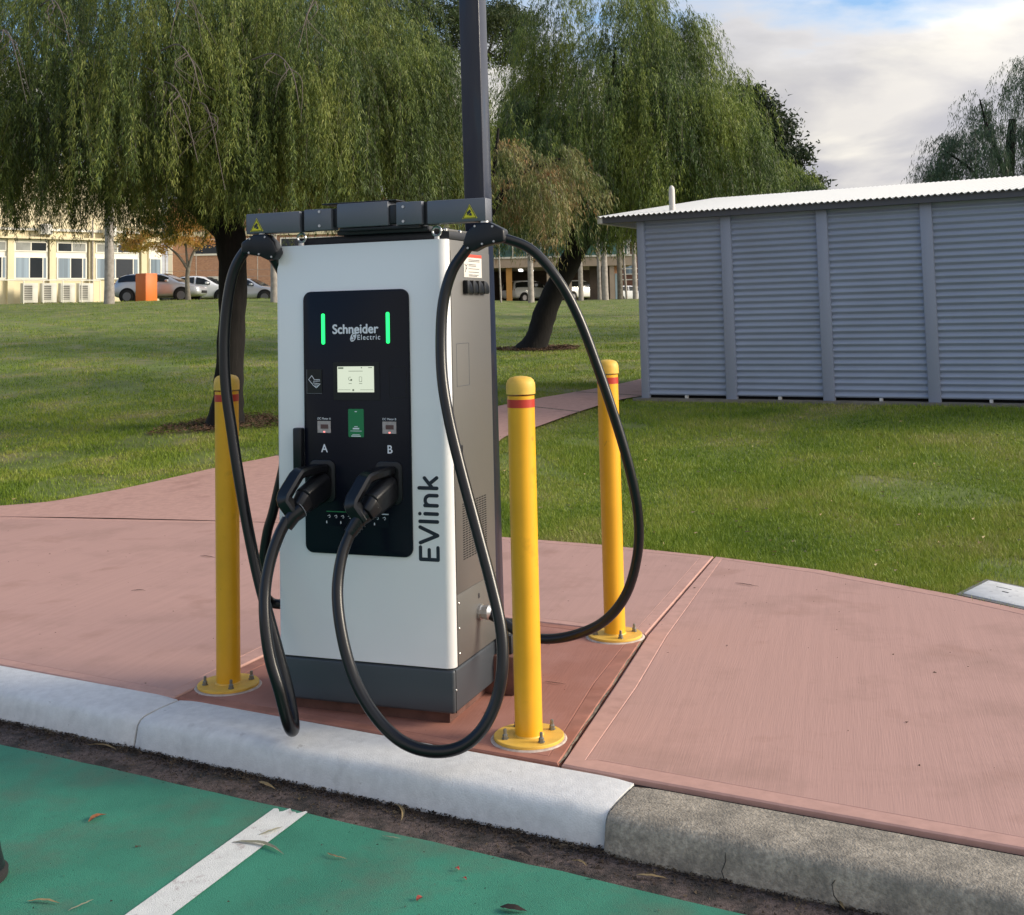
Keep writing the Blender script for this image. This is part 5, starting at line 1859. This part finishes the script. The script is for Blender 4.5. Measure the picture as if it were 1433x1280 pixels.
# brick wing
bw = thing('brick_building', 'orange brick wing with a high strip window behind the parked cars', 'building', (-20.9, 71.5, ZB), .04)
MB().box((0, 0, -.3), (13, 8, 4.15)).build('wall', M['brickm'], bw)
MB().box((-.05, -.1, 4.152), (13.1, 8, 4.45)).build('fascia', M['cream'], bw)
MB().box((-.05, -.02, 4.452), (13.1, 8, 6.5)).build('upper_wall', M['brickm'], bw)
MB().box((0, -.06, -.3), (.25, -.002, 4.15)).build('corner_pier', M['winwhite'], bw)
for k in range(2):
    a = 1.55 + k * 5.2
    fr = MB().box((a, -.05, 3.0), (a + 4.3, -.002, 4.0)).build('window', M['winwhite'], bw)
    for j in range(3):
        MB().box((a + .08 + j * 1.40, -.056, 3.12), (a + 1.40 + j * 1.40, -.051, 3.92)).build('pane', M['glass'], fr)
aircon_b = thing('air_conditioner', 'pale box unit on the brick wall behind the white sedan', 'air conditioner', (-18.4, 71.0, ZB + .7), .04, None)
MB().box((0, 0, 0), (1.0, .4, 1.0)).build('casing', M['acwhite'], aircon_b, bevel=.01)
MB().box((.1, -.01, .15), (.6, 0, .85)).build('grille', M['acgrille'], aircon_b)
fp = thing('mesh_fence', 'thin wire mesh fence in front of the brick wall', 'fence', (-20.5, 69.5, ZB), .04)
for k in range(6):
    MB().tube([(k * 1.8, 0, 0), (k * 1.8, 0, 3.0)], .025, 6).build('post', M['gum'], fp)
for z_ in (1.6, 2.0, 3.0):
    MB().tube([(0, 0, z_), (9, 0, z_)], .012, 5).build('wire', M['gum'], fp)

# orange cube sign stand
ob = thing('orange_cabinet', 'tall bright orange box standing on the lawn before the silver hatchback', 'cabinet', (xp(201, 55.5), 55.5, H(xp(201, 55.5), 55.5) - .02), .52)
# near edge of the box is its local origin; one face looks left-front, the other right
MB().box((-.70, 0, 0), (0, .70, 1.32)).build('box', M['orange'], ob, bevel=.008)
MB().box((-.64, .06, -.03), (-.06, .64, .0)).build('plinth', M['umber'], ob)
ob.rotation_euler = (0, 0, -.55)

# ------------------------------------------------------------------ cars


def car(name, label, cat, loc, rz, paint, L_=4.3, Hh=1.47, kind='hatch', group=None):
    """nose towards +x"""
    t_ = thing(name, label, cat, loc, rz, group)
    h = Hh
    if kind == 'hatch':
        st_ = [(-.50, .42, .80, .82, .70, .6), (-.485, .30, .90, 1.05, .80, .62), (-.44, .24, .97, 1.33, .86, .64), (-.33, .22, .99, 1.44, .88, .66), (-.12, .22, .97, 1.47, .89, .67),
               (.06, .22, .95, 1.42, .89, .66), (.16, .22, .94, 1.27, .88, .66), (.27, .22, .92, .96, .87, .70), (.38, .24, .84, .86, .84, .62), (.46, .28, .74, .76, .78, .55), (.50, .36, .60, .62, .64, .45)]
    elif kind == 'suv':
        st_ = [(-.50, .45, .85, .90, .74, .62), (-.49, .32, 1.0, 1.25, .82, .66), (-.46, .26, 1.05, 1.58, .88, .68), (-.33, .24, 1.06, 1.66, .91, .70), (-.10, .24, 1.04, 1.68, .92, .71),
               (.06, .24, 1.02, 1.62, .92, .70), (.15, .24, 1.01, 1.42, .91, .70), (.25, .24, 1.00, 1.04, .90, .74), (.38, .26, .94, .96, .88, .66), (.46, .30, .84, .86, .82, .6), (.50, .40, .68, .70, .68, .5)]
    else:
        st_ = [(-.50, .40, .78, .80, .68, .55), (-.47, .28, .92, .96, .80, .62), (-.38, .24, .97, 1.00, .85, .66), (-.28, .22, .97, 1.28, .87, .66), (-.16, .22, .95, 1.43, .88, .66), (.0, .22, .93, 1.46, .89, .67),
               (.10, .22, .92, 1.36, .89, .66), (.18, .22, .91, 1.15, .88, .66), (.26, .22, .89, .93, .87, .70), (.38, .24, .82, .84, .84, .62), (.46, .28, .72, .74, .78, .55), (.50, .36, .58, .60, .64, .45)]
    sc = h / max(q[3] for q in st_)
    mb_ = MB()
    gl = MB()
    rows = []
    for (xf, zb_, zc_, zr_, wb_, wr_) in st_:
        zb_, zc_, zr_ = zb_ * sc, zc_ * sc, zr_ * sc
        x_ = xf * L_
        sec = [(wb_ * .80, zb_), (wb_ * .97, zb_ + .10), (wb_ * 1.0, (zb_ + zc_) / 2), (wb_ * .95, zc_), (wr_ + (wb_ * .95 - wr_) * .08 if zr_ - zc_ > .1 else wb_ * .9, zr_ - .04 if zr_ - zc_ > .1 else zc_ + .01), (wr_ * .75, zr_)]
        row = [(x_, -w_, z_) for w_, z_ in sec] + [(x_, w_, z_) for w_, z_ in sec[::-1]]
        rows.append(row)
    n_ = len(rows[0])
    for row in rows:
        mb_.v += row
    for i in range(len(rows) - 1):
        for j in range(n_ - 1):
            mb_.f.append([i * n_ + j, i * n_ + j + 1, (i + 1) * n_ + j + 1, (i + 1) * n_ + j])
            mb_.mi.append(0)
        mb_.f.append([i * n_ + n_ - 1, i * n_, (i + 1) * n_, (i + 1) * n_ + n_ - 1])
        mb_.mi.append(0)
    mb_.f += [list(range(n_)), [(len(rows) - 1) * n_ + k for k in range(n_)][::-1]]
    mb_.mi += [0, 0]
    bd = mb_.build('body', paint, t_, smooth=True, angle=60)
    sd_ = bd.modifiers.new('s', 'SUBSURF')
    sd_.levels = sd_.render_levels = 2
    # side glass
    cab = [i for i, q in enumerate(st_) if q[3] - q[2] > .2]
    for sgn in (-1, 1):
        lo, hi = [], []
        for i in cab:
            r_ = rows[i]
            a = Vector(r_[3]); b = Vector(r_[4])
            p0_, p1_ = a.lerp(b, .14), a.lerp(b, .88)
            lo.append((p0_.x, sgn * (abs(p0_.y) + .002), p0_.z))
            hi.append((p1_.x, sgn * (abs(p1_.y) + .002), p1_.z))
        m_ = len(cab)
        cuts = [(0, m_ // 2), (m_ // 2, m_ - 1)]
        for a, b in cuts:
            g_ = MB()
            g_.v = lo[a:b + 1] + hi[a:b + 1]
            k_ = b - a + 1
            g_.v = [(x_ + (.05 if q in (0, k_) else (-.05 if q in (k_ - 1, 2 * k_ - 1) else 0)), y_ + sgn * .012, z_) for q, (x_, y_, z_) in enumerate(g_.v)]
            for i in range(k_ - 1):
                g_.f.append([i, i + 1, k_ + i + 1, k_ + i])
                g_.mi.append(0)
            g_.build('side_window', M['carglass'], t_, smooth=True)
    # windscreen and rear window
    def screen_(i0, i1, nm):
        a, b = rows[i0], rows[i1]
        g_ = MB()
        a3, a5, b4 = a[4], a[5], b[5]
        g_.add([(a[4][0], -abs(a[4][1]) * .88, a[4][2] + .04), (a[4][0], abs(a[4][1]) * .88, a[4][2] + .04), (b[5][0], abs(b[5][1]) * 1.05, b[5][2] - .02), (b[5][0], -abs(b[5][1]) * 1.05, b[5][2] - .02)], [(0, 1, 2, 3)])
        d__ = Vector((1 if i0 > i1 else -1, 0, .6)).normalized() * .035
        g_.v = [(x_ + d__.x, y_, z_ + d__.z) for x_, y_, z_ in g_.v]
        g_.build(nm, M['carglass'], t_)
    screen_(cab[-1] + 1, cab[-1] - 1, 'windscreen')
    screen_(max(cab[0] - 1, 0), cab[0] + 1, 'rear_window')
    for xf in (-.315, .305):
        for sgn in (-1, 1):
            yy = sgn * (st_[4][4] - .10)
            MB().tube([(xf * L_, yy - sgn * .10, .34), (xf * L_, yy + sgn * .118, .34)], .40, 28).build('wheel_arch', M['dark'], t_, smooth=True)
            w_ = MB().tube([(xf * L_, yy - sgn * .09, .32), (xf * L_, yy + sgn * .115, .32), (xf * L_, yy + sgn * .125, .32)], [.32, .32, .30], 28).build('wheel', M['tyre'], t_, smooth=True)
            MB().tube([(xf * L_, yy + sgn * .11, .32), (xf * L_, yy + sgn * .132, .32)], .205, 20).build('rim', M['rim'], w_, smooth=True)
    for sgn in (-1, 1):
        MB().box((.425 * L_, sgn * .50 - .13, .60 * sc), (.478 * L_, sgn * .50 + .15, .73 * sc)).build('headlight', M['headl'], t_, bevel=.03)
        MB().box((-.495 * L_, sgn * .60 - .14, .82 * sc), (-.455 * L_, sgn * .60 + .16, 1.0 * sc)).build('tail_light', M['tail'], t_, bevel=.03)
        MB().box((.13 * L_, sgn * .98 - .09, .98 * sc), (.165 * L_, sgn * .98 + .07, 1.10 * sc)).build('mirror', paint, t_, bevel=.03)
    MB().box((.486 * L_, -.35, .42), (.503 * L_, .35, .55)).build('grille', M['dark'], t_, bevel=.01)
    MB().box((-.508 * L_, -.25, .74 * sc), (-.495 * L_, .25, .84 * sc)).build('number_plate', M['stwhite'], t_)
    return t_


cz_ = H(-17.2, 58)
cy_ = 58.0
car('parked_car', 'silver hatchback behind the orange box, nose to the right', 'car', (xp(223, cy_), cy_, cz_ - .06), -.08, M['silver'], 4.35, 1.47, 'hatch', 'cars parked beyond the lawn')
car('parked_car', 'white sedan half hidden by the autumn tree trunk', 'car', (xp(277, 61.5), 61.5, H(-16, 61.5) - .10), -.05, M['carwhite'], 4.6, 1.46, 'sedan', 'cars parked beyond the lawn')
car('parked_car', 'silver sedan between the dark tree trunk and the charger', 'car', (xp(340, 62.0), 62.0, H(-14, 62) - .18), -.10, M['silver'], 4.4, 1.42, 'sedan', 'cars parked beyond the lawn')
car('parked_car', 'white car seen from behind in the undercroft, left of the tree trunk', 'car', (xp(740, 89.5), 89.5, H(1, 86) + .02), .72, M['carwhite'], 4.5, 1.64, 'suv', 'cars in the undercroft')
car('parked_car', 'white hatchback in the undercroft right of the leaning trunk', 'car', (xp(807, 90), 90, H(5, 87) + .02), .70, M['carwhite'], 4.4, 1.60, 'suv', 'cars in the undercroft')
car('parked_car', 'small white car beyond the gums at the shed corner', 'car', (xp(881, 96), 96, H(9, 96) - .2), .3, M['carwhite'], 4.2, 1.45, 'hatch', 'cars in the undercroft')

# ------------------------------------------------------------------ car park building (right)
cp = thing('carpark_building', 'concrete building with green glass balcony above an open undercroft', 'building', (-6.0, 84.0, H(0, 84)), .035)
cpz = H(0, 84)
MB().box((-3, 0, 2.45), (14.6, 12, 3.10)).build('deck', M['concrete'], cp)
MB().box((-3, -.06, 3.10), (14.6, 12, 3.22)).build('deck_edge', M['concretep'], cp)
bal = MB().box((-3, .02, 3.24), (14.2, .06, 4.35)).build('balustrade', M['gglass'], cp)
for k in range(18):
    MB().box((-3 + k * 1.0, -.01, 3.22), (-2.94 + k * 1.0, .08, 4.45)).build('baluster', M['concretep'], bal)
MB().box((-3, -.02, 4.37), (14.2, .1, 4.45)).build('handrail', M['concretep'], cp)
MB().box((-3, 2.2, 3.24), (14.6, 12, 8.5)).build('upper_wall', M['gglass'], cp)
for k in range(9):
    MB().box((-3 + k * 2.0, 2.1, 3.24), (-2.88 + k * 2.0, 2.198, 6.5)).build('mullion', M['concretep'], cp)
MB().box((12.6, 1.2, 3.24), (14.6, 12, 9)).build('stair_wall', M['concretep'], cp)
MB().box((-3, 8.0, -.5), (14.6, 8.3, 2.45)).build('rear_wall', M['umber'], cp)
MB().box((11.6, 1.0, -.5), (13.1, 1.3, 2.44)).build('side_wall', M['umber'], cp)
MB().box((13.1, .9, -.5), (13.9, 1.2, 2.44)).build('orange_wall', M['orangewall'], cp)
MB().box((13.4, .85, -.1), (13.75, .898, 1.9)).build('door', M['bluedoor'], cp)
for k, (px, w_) in enumerate(((711, .42), (767, .30), (796, .30), (856, .34))):
    u_ = xp(px, 84.3) + 6.0
    MB().box((u_ - w_ / 2, .15, -.5), (u_ + w_ / 2, .15 + w_, 2.449)).build('column', M['timber'] if k == 0 else M['concrete'], cp)
for px in (731, 746, 800, 729):
    u_ = xp(px, 87) + 6
    MB().lathe([(.16, 2.33), (.18, 2.39), (.10, 2.445)], c=(u_, 2.6 + (px % 3), 0), seg=16).build('ceiling_light', M['lamp'], cp)
fb = thing('far_brick_building', 'dark red far building with white rails beside the shed corner', 'building', (xp(866, 108), 108, H(10, 108)), 0)
MB().box((0, 0, -1), (8, 6, 5.5)).build('wall', M['redbrick'], fb)
for z_ in (2.0, 2.5, 3.0):
    MB().box((-.2, -.4, z_), (8, -.35, z_ + .08)).build('rail', M['concretep'], fb)
MB().box((.6, -.05, 2.6), (1.5, -.002, 3.6)).build('window', M['curtain'], fb)
